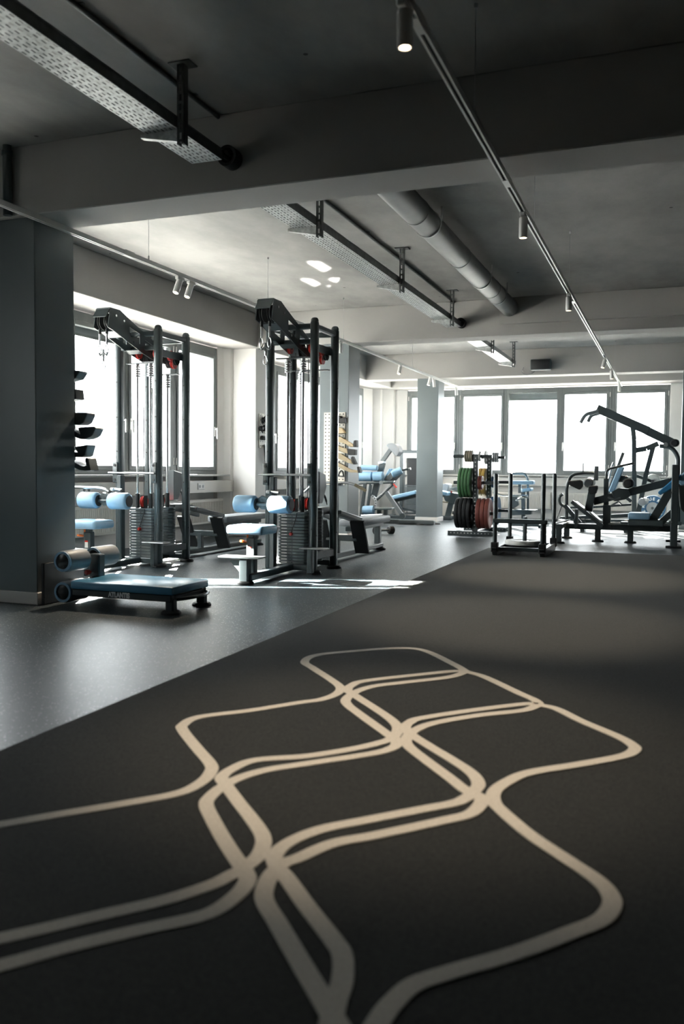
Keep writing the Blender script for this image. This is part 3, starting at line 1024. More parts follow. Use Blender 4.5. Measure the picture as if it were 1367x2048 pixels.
# ------------------------------------------------------------------ dual cable tower (lat pulldown in front, low row behind)
def cable_tower(ox, oy, label, bar_post=False):
    T = thing('cable_tower', label, 'gym machine', (ox, oy, 0), 'dual cable towers')

    def W(x, y, z):
        return (ox + x, oy + y, z)

    FR, BK = M['frame'], M['black']
    # four oval posts
    for sx in (-1, 1):
        for sy in (-1, 1):
            x, y = 0.22 * sx, 0.25 * sy
            m = MB()
            m.box(W(x, y, 1.155), (0.068, 0.090, 2.27), 0.030, None, 4)
            m.prof(W(x, y, 2.275), W(x, y, 2.315), [(0, 0.036), (0.5, 0.034), (0.85, 0.024), (1.0, 0.006)], 16)
            po = part('post', m, FR, T)
            m = MB()
            for zz in (0.35, 0.75, 1.05, 1.38, 1.72):
                m.cyl(W(x + 0.033 * sx, y - 0.01, zz), W(x + 0.038 * sx, y - 0.01, zz), 0.007, seg=10)
                m.cyl(W(x - 0.0, y - 0.044, zz + 0.06), W(x - 0.0, y - 0.049, zz + 0.06), 0.006, seg=10)
            part('bolt_heads', m, BK, po)
            part('foot', MB().prof(W(x + 0.01 * sx, y, 0), W(x + 0.01 * sx, y, 0.03), [(0, 0.068), (0.5, 0.068), (1.0, 0.055)], 20), BK, po)
    # top frame
    m = MB()
    m.bar(W(-0.22, -0.25, 2.235), W(0.22, -0.25, 2.235), 0.05, 0.05, 0.01)
    m.bar(W(-0.22, 0.25, 2.235), W(0.22, 0.25, 2.235), 0.05, 0.05, 0.01)
    m.bar(W(-0.22, -0.25, 2.235), W(-0.22, 0.25, 2.235), 0.05, 0.05, 0.01)
    m.bar(W(0.22, -0.25, 2.235), W(0.22, 0.25, 2.235), 0.05, 0.05, 0.01)
    m.bar(W(-0.22, -0.25, 2.10), W(0.22, -0.25, 2.10), 0.045, 0.045, 0.008)
    m.bar(W(-0.22, 0.25, 2.10), W(0.22, 0.25, 2.10), 0.045, 0.045, 0.008)
    part('top_frame', m, FR, T)
    # guide rod carriers
    part('rod_carrier', MB().span(W(-0.20, -0.175, 1.965), W(0.20, -0.125, 1.975), 0.002), M['frame_mid'], T)
    part('rod_carrier', MB().span(W(-0.20, 0.125, 1.885), W(0.20, 0.175, 1.895), 0.002), M['frame_mid'], T)
    # pulley arm: two pierced cheeks
    arm = None
    out = [(-0.80, 2.385), (-0.86, 2.30), (-0.84, 2.21), (-0.74, 2.185), (-0.10, 1.985), (0.10, 1.985), (0.10, 2.09), (0.02, 2.14), (-0.66, 2.39)]
    for sx in (-1, 1):
        m = MB()
        # cheek built from strips so that the cut-outs are real
        x = 0.072 * sx
        top = [(0.10, 2.09), (-0.05, 2.16), (-0.30, 2.255), (-0.55, 2.345), (-0.66, 2.39), (-0.80, 2.385)]
        bot = [(0.10, 1.985), (-0.05, 1.985), (-0.30, 2.045), (-0.55, 2.125), (-0.74, 2.185), (-0.84, 2.21)]
        for k in range(5):
            (y0, za), (y1, zb), (y2, zc), (y3, zd) = top[k], top[k + 1], bot[k + 1], bot[k]
            if k in (1, 2):
                q = [(y0, za), (y1, zb), (y2, zc), (y3, zd)]
                cy_, cz_ = sum(p[0] for p in q) / 4, sum(p[1] for p in q) / 4
                inner = [(cy_ + (p[0] - cy_) * 0.66, cz_ + (p[1] - cz_) * 0.45) for p in q]
                for i in range(4):
                    j = (i + 1) % 4
                    m.prism([W(x, *q[i]), W(x, *q[j]), W(x, *inner[j]), W(x, *inner[i])], (0.007 * sx, 0, 0))
            else:
                m.prism([W(x, y0, za), W(x, y1, zb), W(x, y2, zc), W(x, y3, zd)], (0.007 * sx, 0, 0))
        a = part('pulley_arm', m, FR, T, flat=True)
        m = MB()
        for (yy, zz) in ((-0.72, 2.33), (-0.60, 2.30), (-0.45, 2.13), (-0.15, 2.12)):
            m.cyl(W(x + 0.007 * sx, yy, zz), W(x + 0.013 * sx, yy, zz), 0.011, seg=10)
        part('bolt_heads', m, M['chrome'], a)
    part('arm_cap', MB().span(W(-0.075, -0.80, 2.372), W(0.075, -0.66, 2.392), 0.003).bar(W(0, -0.80, 2.375), W(0, -0.86, 2.30), 0.14, 0.008), FR, T)
    for (ya, za, yb, zb) in ((-0.74, 2.19, -0.62, 2.152), (-0.36, 2.07, -0.28, 2.045), (-0.10, 1.99, 0.08, 1.99)):
        part('arm_spacer', MB().bar(W(0, ya, za), W(0, yb, zb), 0.14, 0.008), FR, T)
    for (px, py, pz, r) in ((-0.036, -0.755, 2.27, 0.072), (0.036, -0.755, 2.27, 0.072), (0.0, -0.02, 2.05, 0.062), (-0.10, 0.06, 2.06, 0.055), (0.10, 0.06, 2.06, 0.055)):
        p = part('pulley', MB().prof(W(px - 0.014, py, pz), W(px + 0.014, py, pz), [(0, r), (0.2, r), (0.5, r * 0.86), (0.8, r), (1, r)], 24), BK, T)
    # red pulleys under the top frame
    for k, (px, py, pz) in enumerate(((-0.06, -0.16, 2.06), (0.06, -0.16, 2.06), (0.165, -0.19, 2.05), (0.05, 0.20, 2.01), (0.11, 0.20, 2.00), (0.165, 0.16, 2.03), (0.165, 0.05, 2.06))):
        p = part('pulley', MB().prof(W(px - 0.012, py, pz), W(px + 0.012, py, pz), [(0, 0.05), (0.2, 0.05), (0.5, 0.043), (0.8, 0.05), (1, 0.05)], 20), M['red'] if k % 2 == 0 else BK, T)
        part('pulley_hub', MB().cyl(W(px - 0.018, py, pz), W(px + 0.018, py, pz), 0.014, seg=10), M['chrome'], p)
    part('pulley_bracket', MB().span(W(0.02, 0.19, 2.03), W(0.20, 0.215, 2.10), 0.003).span(W(0.186, -0.22, 2.03), W(0.193, 0.22, 2.10)), FR, T)
    # hanging swivels and snap hook
    m = MB()
    for px in (-0.038, 0.038):
        m.cyl(W(px, -0.80, 2.20), W(px, -0.80, 2.155), 0.013, seg=12)
    part('cable_stop', m, BK, T)
    m = MB()
    for px in (-0.038, 0.038):
        m.cyl(W(px, -0.80, 2.155), W(px, -0.80, 2.06), 0.009, seg=12)
        m.tube([W(px, -0.80, 2.065), W(px - 0.016, -0.80, 2.03), W(px - 0.012, -0.80, 1.99), W(px + 0.004, -0.80, 1.985), W(px + 0.016, -0.80, 2.02)], 0.0045, 8, closed=True, smooth=4)
    part('swivel', m, M['chrome'], T)
    m = MB().tube([W(-0.045, -0.80, 1.985), W(-0.035, -0.80, 1.965), W(0, -0.80, 1.985), W(0.035, -0.80, 1.965), W(0.045, -0.80, 1.99)], 0.010, 8)
    m.span(W(-0.010, -0.808, 1.93), W(0.010, -0.792, 2.02), 0.003)
    part('yoke', m, M['frame_mid'], T)
    m = MB().cyl(W(0, -0.80, 1.95), W(0, -0.80, 1.91), 0.009, seg=10)
    m.tube([W(0, -0.80, 1.915), W(-0.018, -0.80, 1.875), W(-0.014, -0.80, 1.845), W(0, -0.80, 1.838), W(0.014, -0.80, 1.845), W(0.018, -0.80, 1.875)], 0.0045, 8, closed=True, smooth=4)
    part('snap_hook', m, M['chrome'], T)
    # guide rods with springs, two stacks
    for (sy, ztop) in ((-0.15, 1.965), (0.15, 1.885)):
        for sx in (-0.085, 0.065):
            part('guide_rod', MB().cyl(W(sx, sy, 0.09), W(sx, sy, ztop), 0.0125, seg=14), M['chrome'], T)
            m = MB()
            for k in range(5):
                zz = ztop - 0.03 - k * 0.022
                m.ring(W(sx, sy, zz), (0, 0, 1), 0.030, 0.012, 0.014, 18)
            m.cyl(W(sx, sy, ztop - 0.018), W(sx, sy, ztop), 0.022, seg=14)
            part('rod_buffer', m, M['steel'], T)
            part('rod_bushing', MB().cyl(W(sx, sy, 0.535), W(sx, sy, 0.70), 0.021, seg=14), BK, T)
        part('cable', MB().cyl(W(-0.01, sy, 0.56), W(-0.01, sy, 2.02), 0.0035, seg=6), BK, T)
    # weight stacks
    n = 16
    h = 0.455 / n

    def slab(sy, z, hh):
        w, d, c = 0.152, 0.058, 0.032
        poly = [(-w, -d + c), (-w + c, -d), (w - c, -d), (w, -d + c), (w, d - c), (w - c, d), (-w + c, d), (-w, d - c)]
        return MB().prism([W(p[0] - 0.01, p[1] + sy, z) for p in poly], (0, 0, hh), 0.0015)

    for sy in (-0.15, 0.15):
        S = part('weight_stack', slab(sy, 0.535, 0.022), M['stack'], T)
        first = part('stack_plate', slab(sy, 0.078, h - 0.0035), M['stack'], S)
        hole = part('plate_marks', MB(), BK, S) if False else None
        for k in range(1, n):
            share(first, S, (0, 0, h * k))
        m = MB()
        mw = MB()
        for k in range(n):
            zz = 0.078 + h * (k + 0.45)
            m.cyl(W(-0.01, sy - 0.0585, zz), W(-0.01, sy - 0.0575, zz), 0.006, seg=10)
            mw.span(W(-0.118, sy - 0.0588, zz - 0.004), W(-0.062, sy - 0.0575, zz + 0.004))
        part('pin_holes', m, BK, S)
        part('number_strip', mw, M['label_white'], S)
        if sy < 0:
            pin = part('selector_pin', MB().prof(W(-0.01, sy - 0.058, 0.355), W(-0.01, sy - 0.100, 0.355), [(0, 0.008), (0.3, 0.008), (0.35, 0.016), (0.8, 0.017), (1, 0.012)], 14), M['red'], S)
            part('pin_cord', MB().tube([W(-0.01, sy - 0.085, 0.36), W(0.02, sy - 0.08, 0.45), W(0.04, sy - 0.06, 0.55)], 0.004, 6, smooth=4), BK, pin)
    # round red-rimmed pulleys above the stacks
    for sy in (-0.15, 0.15):
        p = part('floating_pulley', MB().prof(W(-0.024, sy, 0.62), W(0.004, sy, 0.62), [(0, 0.055), (0.25, 0.055), (0.5, 0.046), (0.75, 0.055), (1, 0.055)], 22), M['red'], T)
        part('pulley_cheek', MB().span(W(-0.03, sy - 0.03, 0.555), W(-0.026, sy + 0.03, 0.68), 0.001).span(W(0.006, sy - 0.03, 0.555), W(0.010, sy + 0.03, 0.68), 0.001), BK, p)
    # base
    m = MB()
    m.bar(W(0, -1.12, 0.055), W(0, -0.25, 0.055), 0.075, 0.055, 0.008)
    m.bar(W(-0.22, -0.25, 0.055), W(0.22, -0.25, 0.055), 0.06, 0.05, 0.006)
    m.bar(W(-0.22, 0.25, 0.055), W(0.22, 0.25, 0.055), 0.06, 0.05, 0.006)
    m.bar(W(0.22, -0.25, 0.16), W(0.22, 0.25, 0.16), 0.05, 0.07, 0.006)
    m.bar(W(0, -0.25, 0.055), W(0, 2.35, 0.055), 0.085, 0.05, 0.008)
    part('base_rail', m, FR, T)
    # seat, foot step
    m = MB().box(W(-0.02, -1.12, 0.115), (0.078, 0.078, 0.19), 0.008)
    m.prism([W(-0.025, -1.13, 0.20), W(-0.15, -1.13, 0.20), W(-0.155, -1.13, 0.185), W(-0.03, -1.13, 0.06)], (0, 0.02, 0))
    fp = part('step_post', m, FR, T)
    part('step_foot', MB().prof(W(-0.02, -1.12, 0), W(-0.02, -1.12, 0.028), [(0, 0.072), (0.5, 0.072), (1, 0.058)], 20), BK, fp)
    part('step_plate', MB().box(W(-0.06, -1.10, 0.222), (0.38, 0.15, 0.014), 0.005), M['steel'], T)
    st = part('seat_post', MB().box(W(-0.03, -0.98, 0.22), (0.075, 0.065, 0.31), 0.006).box(W(-0.03, -0.98, 0.34), (0.05, 0.045, 0.12), 0.004), FR, T)
    part('warning_label', MB().span(W(-0.05, -1.0145, 0.235), W(-0.018, -1.0125, 0.285)), M['label_white'], st)
    part('warning_label', MB().span(W(-0.05, -1.0147, 0.285), W(-0.018, -1.0125, 0.30)), M['red'], st)
    part('seat_lever', MB().ring(W(-0.085, -1.03, 0.345), (0.2, 0, 1), 0.03, 0.014, 0.012, 18).cyl(W(-0.06, -1.0, 0.36), W(-0.06, -1.0, 0.40), 0.009, seg=10), M['orange'], st)
    part('seat_pad', MB().box(W(-0.03, -0.98, 0.445), (0.34, 0.30, 0.075), 0.026, None, 3), M['blue'], T)
    # knee rollers on their post
    m = MB().bar(W(-0.13, -0.36, 0.05), W(-0.13, -0.36, 0.88), 0.05, 0.07, 0.008)
    m.bar(W(-0.13, -0.36, 0.70), W(-0.06, -0.72, 0.655), 0.03, 0.06, 0.004)
    part('roller_post', m, FR, T)
    m = MB().prism([W(-0.15, -0.72, 0.66), W(-0.07, -0.72, 0.72), W(-0.02, -0.72, 0.70), W(-0.02, -0.72, 0.60), W(-0.07, -0.72, 0.60)], (0, 0.03, 0))
    m.cyl(W(-0.15, -0.72, 0.645), W(0.06, -0.72, 0.645), 0.016, seg=12)
    part('roller_axle', m, FR, T)
    part('roller_collar', MB().box(W(-0.075, -0.56, 0.745), (0.045, 0.055, 0.035), 0.008).cyl(W(-0.06, -0.56, 0.75), W(0.03, -0.58, 0.74), 0.014, seg=10), M['steel'], T)
    for (xa, xb) in ((-0.325, -0.12), (0.005, 0.215)):
        r = part('knee_roller', MB().prof(W(xa, -0.72, 0.645), W(xb, -0.72, 0.645), [(0, 0.055), (0.05, 0.071), (0.1, 0.076), (0.9, 0.076), (0.95, 0.071), (1, 0.055)], 30), M['blue'], T)
        part('end_cap', MB().cyl(W(xb - 0.002, -0.72, 0.645), W(xb + 0.003, -0.72, 0.645), 0.052, seg=24), BK, r)
        part('end_cap', MB().cyl(W(xa - 0.003, -0.72, 0.645), W(xa + 0.002, -0.72, 0.645), 0.052, seg=24), BK, r)
    # bar rest across the posts
    m = MB().cyl(W(-0.30, -0.325, 0.90), W(0.22, -0.325, 0.90), 0.010, seg=12)
    part('bar_rest', m, M['steel'], T)
    for sx in (-1, 1):
        m = MB().box(W(0.22 * sx - 0.015, -0.305, 0.905), (0.055, 0.012, 0.20), 0.02, None, 3)
        pl = part('rest_plate', m, FR, T)
        part('bolt_heads', MB().cyl(W(0.22 * sx - 0.015, -0.311, 0.975), W(0.22 * sx - 0.015, -0.317, 0.975), 0.013, seg=12).cyl(W(0.22 * sx - 0.015, -0.311, 0.835), W(0.22 * sx - 0.015, -0.317, 0.835), 0.013, seg=12), BK, pl)
    # small steel step on the right post
    m = MB().box(W(0.29, -0.40, 0.247), (0.24, 0.13, 0.012), 0.004)
    part('side_step', m, M['steel'], T)
    part('side_step_bracket', MB().box(W(0.24, -0.36, 0.13), (0.05, 0.06, 0.22), 0.005), FR, T)
    # low row side
    m = MB()
    m.box(W(0.05, 0.36, 0.545), (0.10, 0.26, 0.075), 0.008)
    m.bar(W(0.05, 0.45, 0.56), W(0.05, 1.25, 0.42), 0.085, 0.05, 0.006)
    part('row_boom', m, FR, T)
    for sx in (-1, 1):
        m = MB().bar(W(0.05 + 0.14 * sx, 0.48, 0.53), W(0.05 + 0.16 * sx, 1.05, 0.43), 0.04, 0.04, 0.004)
        m.bar(W(0.05, 0.52, 0.535), W(0.05 + 0.14 * sx, 0.52, 0.525), 0.04, 0.04, 0.004)
        part('row_rail', m, FR, T)
        m = MB()
        x0 = 0.05 + 0.13 * sx
        x1 = x0 + 0.15 * sx
        m.prism([W(x0, 0.80, 0.42), W(x1, 0.80, 0.42), W(x1, 0.98, 0.08), W(x0, 0.98, 0.08)], (0, 0.025, 0.012))
        part('foot_plate', m, BK, T, flat=True)
    part('foot_crossbar', MB().bar(W(-0.12, 0.92, 0.24), W(0.22, 0.92, 0.24), 0.05, 0.06, 0.006).bar(W(0.0, 0.92, 0.06), W(0.0, 0.92, 0.24), 0.055, 0.055, 0.006), FR, T)
    part('row_pulley_housing', MB().prism([W(-0.04, 0.28, 0.93), W(-0.04, 0.44, 0.90), W(-0.04, 0.46, 0.78), W(-0.04, 0.36, 0.62), W(-0.04, 0.28, 0.62)], (0.10, 0, 0), 0.004), M['frame_mid'], T)
    part('row_clip', MB().tube([W(0.03, 0.44, 0.73), W(0.035, 0.50, 0.66), W(0.03, 0.55, 0.60)], [0.006, 0.011, 0.005], 8, smooth=3), BK, T)
    if bar_post:
        part('bar_post', MB().bar(W(-0.02, 0.95, 0.06), W(-0.02, 0.95, 0.785), 0.035, 0.035, 0.004).box(W(-0.02, 0.95, 0.793), (0.12, 0.06, 0.018), 0.003), FR, T)
    part('bench_pad', MB().box(W(0.0, 1.82, 0.372), (0.26, 1.06, 0.075), 0.02, None, 2), M['grey_vinyl'], T)
    part('bench_frame', MB().bar(W(0, 1.25, 0.31), W(0, 2.34, 0.31), 0.08, 0.05, 0.006).bar(W(0, 2.25, 0.04), W(0, 2.25, 0.30), 0.07, 0.07, 0.006), FR, T)
    part('bench_foot', MB().prof(W(0, 2.30, 0), W(0, 2.30, 0.03), [(0, 0.08), (0.5, 0.08), (1, 0.06)], 20), BK, T)
    return T


cable_tower(-3.23, 7.40, 'dark cable tower standing free on the open floor', True)
cable_tower(-4.81, 7.31, 'cable tower standing nearer the side windows, behind the low bench')

# bars resting on the two towers
m = MB().tube(fillet([(-5.55, 6.60, 0.775), (-5.35, 6.60, 0.765), (-4.88, 6.60, 0.762), (-4.64, 6.60, 0.632)], 0.08), 0.013, 12)
b = single('lat_bar', m, M['steel'], 'bent steel pull bar lying over the left knee rollers', 'pull bar', loc=(-4.9, 6.6, 0.7))
part('grip', MB().tube([(-4.82, 6.60, 0.729), (-4.638, 6.60, 0.631)], 0.0165, 12), M['black'], b)
m = MB().tube(fillet([(-3.62, 8.35, 0.71), (-3.50, 8.35, 0.815), (-3.09, 8.35, 0.815), (-2.93, 8.35, 0.735)], 0.07), 0.013, 12)
b = single('lat_bar', m, M['steel'], 'bent steel pull bar behind the free standing tower', 'pull bar', loc=(-3.2, 8.35, 0.77))
part('grip', MB().tube([(-3.05, 8.35, 0.795), (-2.928, 8.35, 0.734)], 0.0165, 12), M['tan'], b)


# ------------------------------------------------------------------ more helpers for the traced side views
def flat(m, p0, p1, th, dep, bev=0.004):
    """bar between two points in a side-view plane: th = height in the plane, dep = depth along y"""
    p0, p1 = V(p0), V(p1)
    d = p1 - p0
    L = d.length
    d.normalize()
    y = V((0, 1, 0))
    z = y.cross(d).normalized()
    y = d.cross(z) * -1
    R = Matrix((d, z.cross(d), z)).transposed()
    m.box((p0 + p1) / 2, (L, dep, th), bev, R)
    return m


def chain(pts, th, dep, bev=0.004):
    m = MB()
    for a, b in zip(pts[:-1], pts[1:]):
        flat(m, a, b, th, dep, bev)
    return m


def sh(pts, dy=0.0, dx=0.0, dz=0.0):
    return [(p[0] + dx, p[1] + dy, p[2] + dz) for p in pts]


def text_part(name, body, size, origin_w, rot, mat, parent, bold=0.0, align='CENTER'):
    cu = bpy.data.curves.new(name, 'FONT')
    cu.body = body
    cu.size = size
    cu.extrude = 0.0006
    cu.offset = bold
    cu.align_x = align
    cu.align_y = 'CENTER'
    tmp = bpy.data.objects.new(name, cu)
    COL.objects.link(tmp)
    dg = bpy.context.evaluated_depsgraph_get()
    me = bpy.data.meshes.new_from_object(tmp.evaluated_get(dg))
    bpy.data.objects.remove(tmp)
    bpy.data.curves.remove(cu)
    me.name = name
    me.materials.clear()
    me.materials.append(mat)
    o = bpy.data.objects.new(name, me)
    COL.objects.link(o)
    o.parent = parent
    o.location = V(origin_w) - origin(parent)
    o.rotation_euler = rot
    return o


FR, BK = M['frame'], M['black']

# ------------------------------------------------------------------ low bench with ankle rollers
B = thing('low_bench', 'low blue topped bench with foam ankle rollers beside the dark pillar', 'gym bench', (-3.4, 4.96, 0))
part('pad', MB().box((-3.37, 4.96, 0.156), (0.80, 0.47, 0.055), 0.012, None, 2), M['blue_pad'], B)
m = MB()
m.span((-3.765, 4.735, 0.083), (-2.985, 4.785, 0.128), 0.006)
m.span((-3.765, 5.135, 0.083), (-2.985, 5.185, 0.128), 0.006)
m.span((-3.03, 4.78, 0.088), (-2.98, 5.14, 0.122), 0.004)
m.span((-3.75, 4.78, 0.088), (-3.70, 5.14, 0.122), 0.004)
fr = part('frame', m, FR, B)
text_part('lettering', 'ATLANTIS', 0.046, (-3.385, 4.7345, 0.106), (math.radians(90), 0, 0), M['pale_print'], fr, 0.0026).scale = (0.80, 1, 1)
for y in (4.775, 5.165):
    lg = part('leg', MB().box((-3.01, y, 0.055), (0.062, 0.055, 0.10), 0.008), FR, B)
    part('foot', MB().prof((-3.01, y, 0), (-3.01, y, 0.024), [(0, 0.066), (0.55, 0.066), (1, 0.055)], 24), BK, lg)
part('end_handle', MB().tube([(-2.985, 4.80, 0.095), (-2.945, 4.85, 0.098), (-2.915, 4.95, 0.10), (-2.915, 5.05, 0.10), (-2.945, 5.14, 0.10), (-2.985, 5.18, 0.10)], 0.012, 10, smooth=4), FR, B)
part('foot_plate', MB().span((-4.022, 4.735, 0.004), (-3.997, 5.17, 0.288), 0.004), BK, B)
part('roller_upright', MB().box((-3.78, 5.03, 0.20), (0.09, 0.07, 0.28), 0.008).cyl((-3.83, 5.0, 0.305), (-3.83, 5.07, 0.305), 0.02, seg=12).span((-4.0, 5.0, 0.10), (-3.74, 5.06, 0.15), 0.004), FR, B)
part('adjust_knob', MB().prof((-3.80, 4.985, 0.215), (-3.80, 4.93, 0.215), [(0, 0.008), (0.4, 0.008), (0.45, 0.019), (0.85, 0.019), (1, 0.012)], 16), M['red'], B)
for (zz, yr) in ((0.308, ((4.745, 4.965), (5.075, 5.30))), (0.098, ((4.745, 4.965), (5.075, 5.30)))):
    for (y0, y1) in yr:
        r = part('foam_roller', MB().prof((-3.845, y0, zz), (-3.845, y1, zz), [(0, 0.060), (0.02, 0.070), (0.07, 0.074), (0.95, 0.074), (1, 0.066)], 32), M['grey_vinyl'], B)
        part('roller_rim', MB().ring((-3.845, y0 - 0.002, zz), (0, 1, 0), 0.069, 0.053, 0.012, 32), M['blue'], r)
        part('roller_cap', MB().prof((-3.845, y0 + 0.004, zz), (-3.845, y0 - 0.010, zz), [(0, 0.053), (0.4, 0.050), (0.8, 0.03), (1, 0.008)], 24), M['black_gloss'], r)

# ------------------------------------------------------------------ push sled with a plate on it
S = thing('push_sled', 'black push sled with four upright poles on the carpet edge', 'push sled', (-1.55, 10.05, 0.006))
for x in (-1.815, -1.29):
    m = MB().prism([(x - 0.028, 9.50, 0.075), (x - 0.028, 9.47, 0.095), (x - 0.028, 10.60, 0.095), (x - 0.028, 10.57, 0.045), (x - 0.028, 10.50, 0.007), (x - 0.028, 9.57, 0.007)], (0.056, 0, 0), 0.003)
    part('runner', m, FR, S)
    for y in (9.555, 10.515):
        p = part('pole', MB().prof((x, y, 0.085), (x, y, 0.925), [(0, 0.024), (0.985, 0.024), (1, 0.018)], 18), FR, S)
        part('pole_socket', MB().box((x, y, 0.10), (0.075, 0.09, 0.11), 0.006), BK, p)
m = MB()
for y in (9.65, 10.05, 10.45):
    m.bar((-1.815, y, 0.075), (-1.29, y, 0.075), 0.06, 0.04, 0.004)
part('cross_member', m, FR, S)
part('push_bar', MB().bar((-1.84, 9.555, 0.395), (-1.255, 9.555, 0.395), 0.05, 0.05, 0.008).prof((-1.255, 9.525, 0.395), (-1.235, 9.525, 0.395), [(0, 0.028), (1, 0.024)], 14), FR, S)
part('side_strut', MB().cyl((-1.262, 9.555, 0.40), (-1.262, 9.60, 0.09), 0.010, seg=10), FR, S)
part('load_post', MB().cyl((-1.56, 10.05, 0.09), (-1.56, 10.05, 0.42), 0.024, seg=16), FR, S)


def plate(c, axis, r, th, mat, label, group, name='bumper_plate', hub=True, hubmat=None):
    """bumper plate with rim, dished web and steel hub"""
    c, a = V(c), V(axis).normalized()
    t = thing(name, label, 'weight plate', c, group)
    p0, p1 = c - a * th / 2, c + a * th / 2
    ri = 0.0255
    rr = r * 0.52 if r > 0.15 else r * 0.6
    prof = [(0.12, ri), (0.12, rr), (0.0, rr + 0.012), (0.0, r - 0.010), (0.10, r - 0.002), (0.3, r), (0.7, r), (0.90, r - 0.002), (1.0, r - 0.010), (1.0, rr + 0.012), (0.88, rr), (0.88, ri)]
    m = MB().prof(p0, p1, prof + [prof[0]], 40, caps=False)
    part('body', m, mat, t)
    if hub:
        part('hub_ring', MB().ring(c, a, ri + (0.022 if r > 0.15 else 0.012), ri - 0.0005, th * 0.86, 24), hubmat or M['steel'], t)
    return t


def ordinal(k, n):
    if k == 0:
        return 'innermost'
    if k == n - 1:
        return 'outermost'
    return {1: 'second', 2: 'third', 3: 'fourth'}[k] + ' from the upright'


plate((-1.56, 10.05, 0.122), (0, 0, 1), 0.225, 0.052, M['white_plate'], 'pale bumper plate lying flat on the push sled', None)

# ------------------------------------------------------------------ plate rack with its plates
RK = thing('plate_rack', 'black two post plate rack holding coloured bumper plates', 'plate rack', (-2.68, 13.0, 0))
UX = -2.672
for y in (12.50, 13.52):
    m = MB().box((UX, y, 0.60), (0.075, 0.075, 1.20), 0.005)
    up = part('upright', m, FR, RK)
    m = MB()
    for k in range(18):
        m.cyl((UX, y - 0.0375, 0.15 + k * 0.058), (UX, y - 0.039, 0.15 + k * 0.058), 0.010, seg=10)
    part('hole_row', m, M['steel'], up)
    for (z, a, b) in ((1.165, 0.34, 0.24), (0.775, 0.33, 0.34), (0.325, 0.34, 0.33)):
        part('peg', MB().cyl((UX - a, y, z), (UX - 0.03, y, z), 0.0245, seg=16), FR, RK)
        part('peg', MB().cyl((UX + 0.03, y, z), (UX + b, y, z), 0.0245, seg=16), FR, RK)
for (y, x0, x1) in ((12.43, -3.06, -2.40), (12.57, -2.96, -2.35), (13.45, -3.05, -2.38), (13.60, -2.98, -2.32)):
    f = part('base_foot', MB().span((x0, y - 0.03, 0.0), (x1, y + 0.03, 0.062), 0.003), FR, RK)
    m = MB()
    n = 12
    for k in range(n):
        xx = x0 + 0.05 + (x1 - x0 - 0.1) * k / (n - 1)
        m.cyl((xx, y - 0.030, 0.033), (xx, y - 0.0315, 0.033), 0.009, seg=10)
    part('hole_row', m, M['steel'], f)
part('base_tie', MB().span((UX - 0.03, 12.55, 0.012), (UX + 0.03, 13.5, 0.06), 0.003), FR, RK)


def row(y, z, side, n, r, th, mat, words, extra, hubmat=None):
    g = '%s plates on the plate rack' % words
    for k in range(n):
        x = UX + side * (0.042 + th * (k + 0.5) + 0.001 * k)
        if n == 1:
            lab = '%s plate %s' % (words, extra)
        else:
            lab = '%s plate %s, %s of %d' % (words, extra, ordinal(k, n), n)
        plate((x, y, z - 0.0245 + 0.0255 - 0.0), (1, 0, 0), r, th - 0.002, mat, lab, g, hubmat=hubmat)


row(12.50, 0.775, -1, 4, 0.222, 0.046, M['green_plate'], 'green bumper', 'high on the near upright')
row(12.50, 0.325, -1, 4, 0.225, 0.058, M['black'], 'black bumper', 'low on the near upright')
row(12.50, 0.325, 1, 3, 0.225, 0.062, M['red_plate'], 'red bumper', 'low on the near upright', M['steel'])
row(12.50, 0.775, 1, 2, 0.105, 0.032, M['red_plate'], 'small red', 'on the near upright')
row(12.50, 1.165, -1, 4, 0.088, 0.030, M['tan_plate'], 'small tan', 'on top of the near upright')
row(12.50, 1.165, 1, 1, 0.075, 0.030, M['white_plate'], 'small white', 'on top of the near upright')
row(13.52, 0.775, -1, 2, 0.222, 0.060, M['yellow_plate'], 'yellow bumper', 'high on the rear upright')
row(13.52, 0.775, 1, 2, 0.09, 0.032, M['blue_plate'], 'small blue', 'on the rear upright')
row(13.52, 0.325, 1, 2, 0.225, 0.058, M['blue_plate'], 'dark blue bumper', 'low on the rear upright')
row(13.52, 1.165, -1, 1, 0.11, 0.035, M['white_plate'], 'pale grey', 'on top of the rear upright')
row(13.52, 1.165, 1, 3, 0.080, 0.034, M['grey_plate'], 'small dark grey', 'on top of the rear upright')

# ------------------------------------------------------------------ seated leg press at the right
LP = thing('leg_press', 'black seated leg press with blue seat near the carpet edge', 'gym machine', (-0.6, 12.1, 0))
PY = 12.1
m = MB()
flat(m, (-1.33, 12.1, 0.205), (0.10, 12.1, 0.205), 0.075, 0.10)
part('main_rail', m, FR, LP)
m = MB().span((-1.40, 11.56, 0.195), (-1.31, 12.60, 0.255), 0.006)
part('front_crossbar', m, FR, LP)
for (x, y) in ((-1.355, 11.60), (-1.355, 12.55), (-0.895, 12.1), (-0.475, 12.1)):
    l = part('leg', MB().box((x, y, 0.12), (0.075, 0.075, 0.20), 0.006), FR, LP)
    part('foot', MB().prof((x, y, 0), (x, y, 0.026), [(0, 0.078), (0.55, 0.078), (1, 0.066)], 22), BK, l)
part('toe_cap', MB().prism([(-1.40, 11.56, 0.255), (-1.22, 11.56, 0.305), (-1.22, 11.56, 0.325), (-1.40, 11.56, 0.27)], (0, 0.14, 0)), M['steel'], LP)
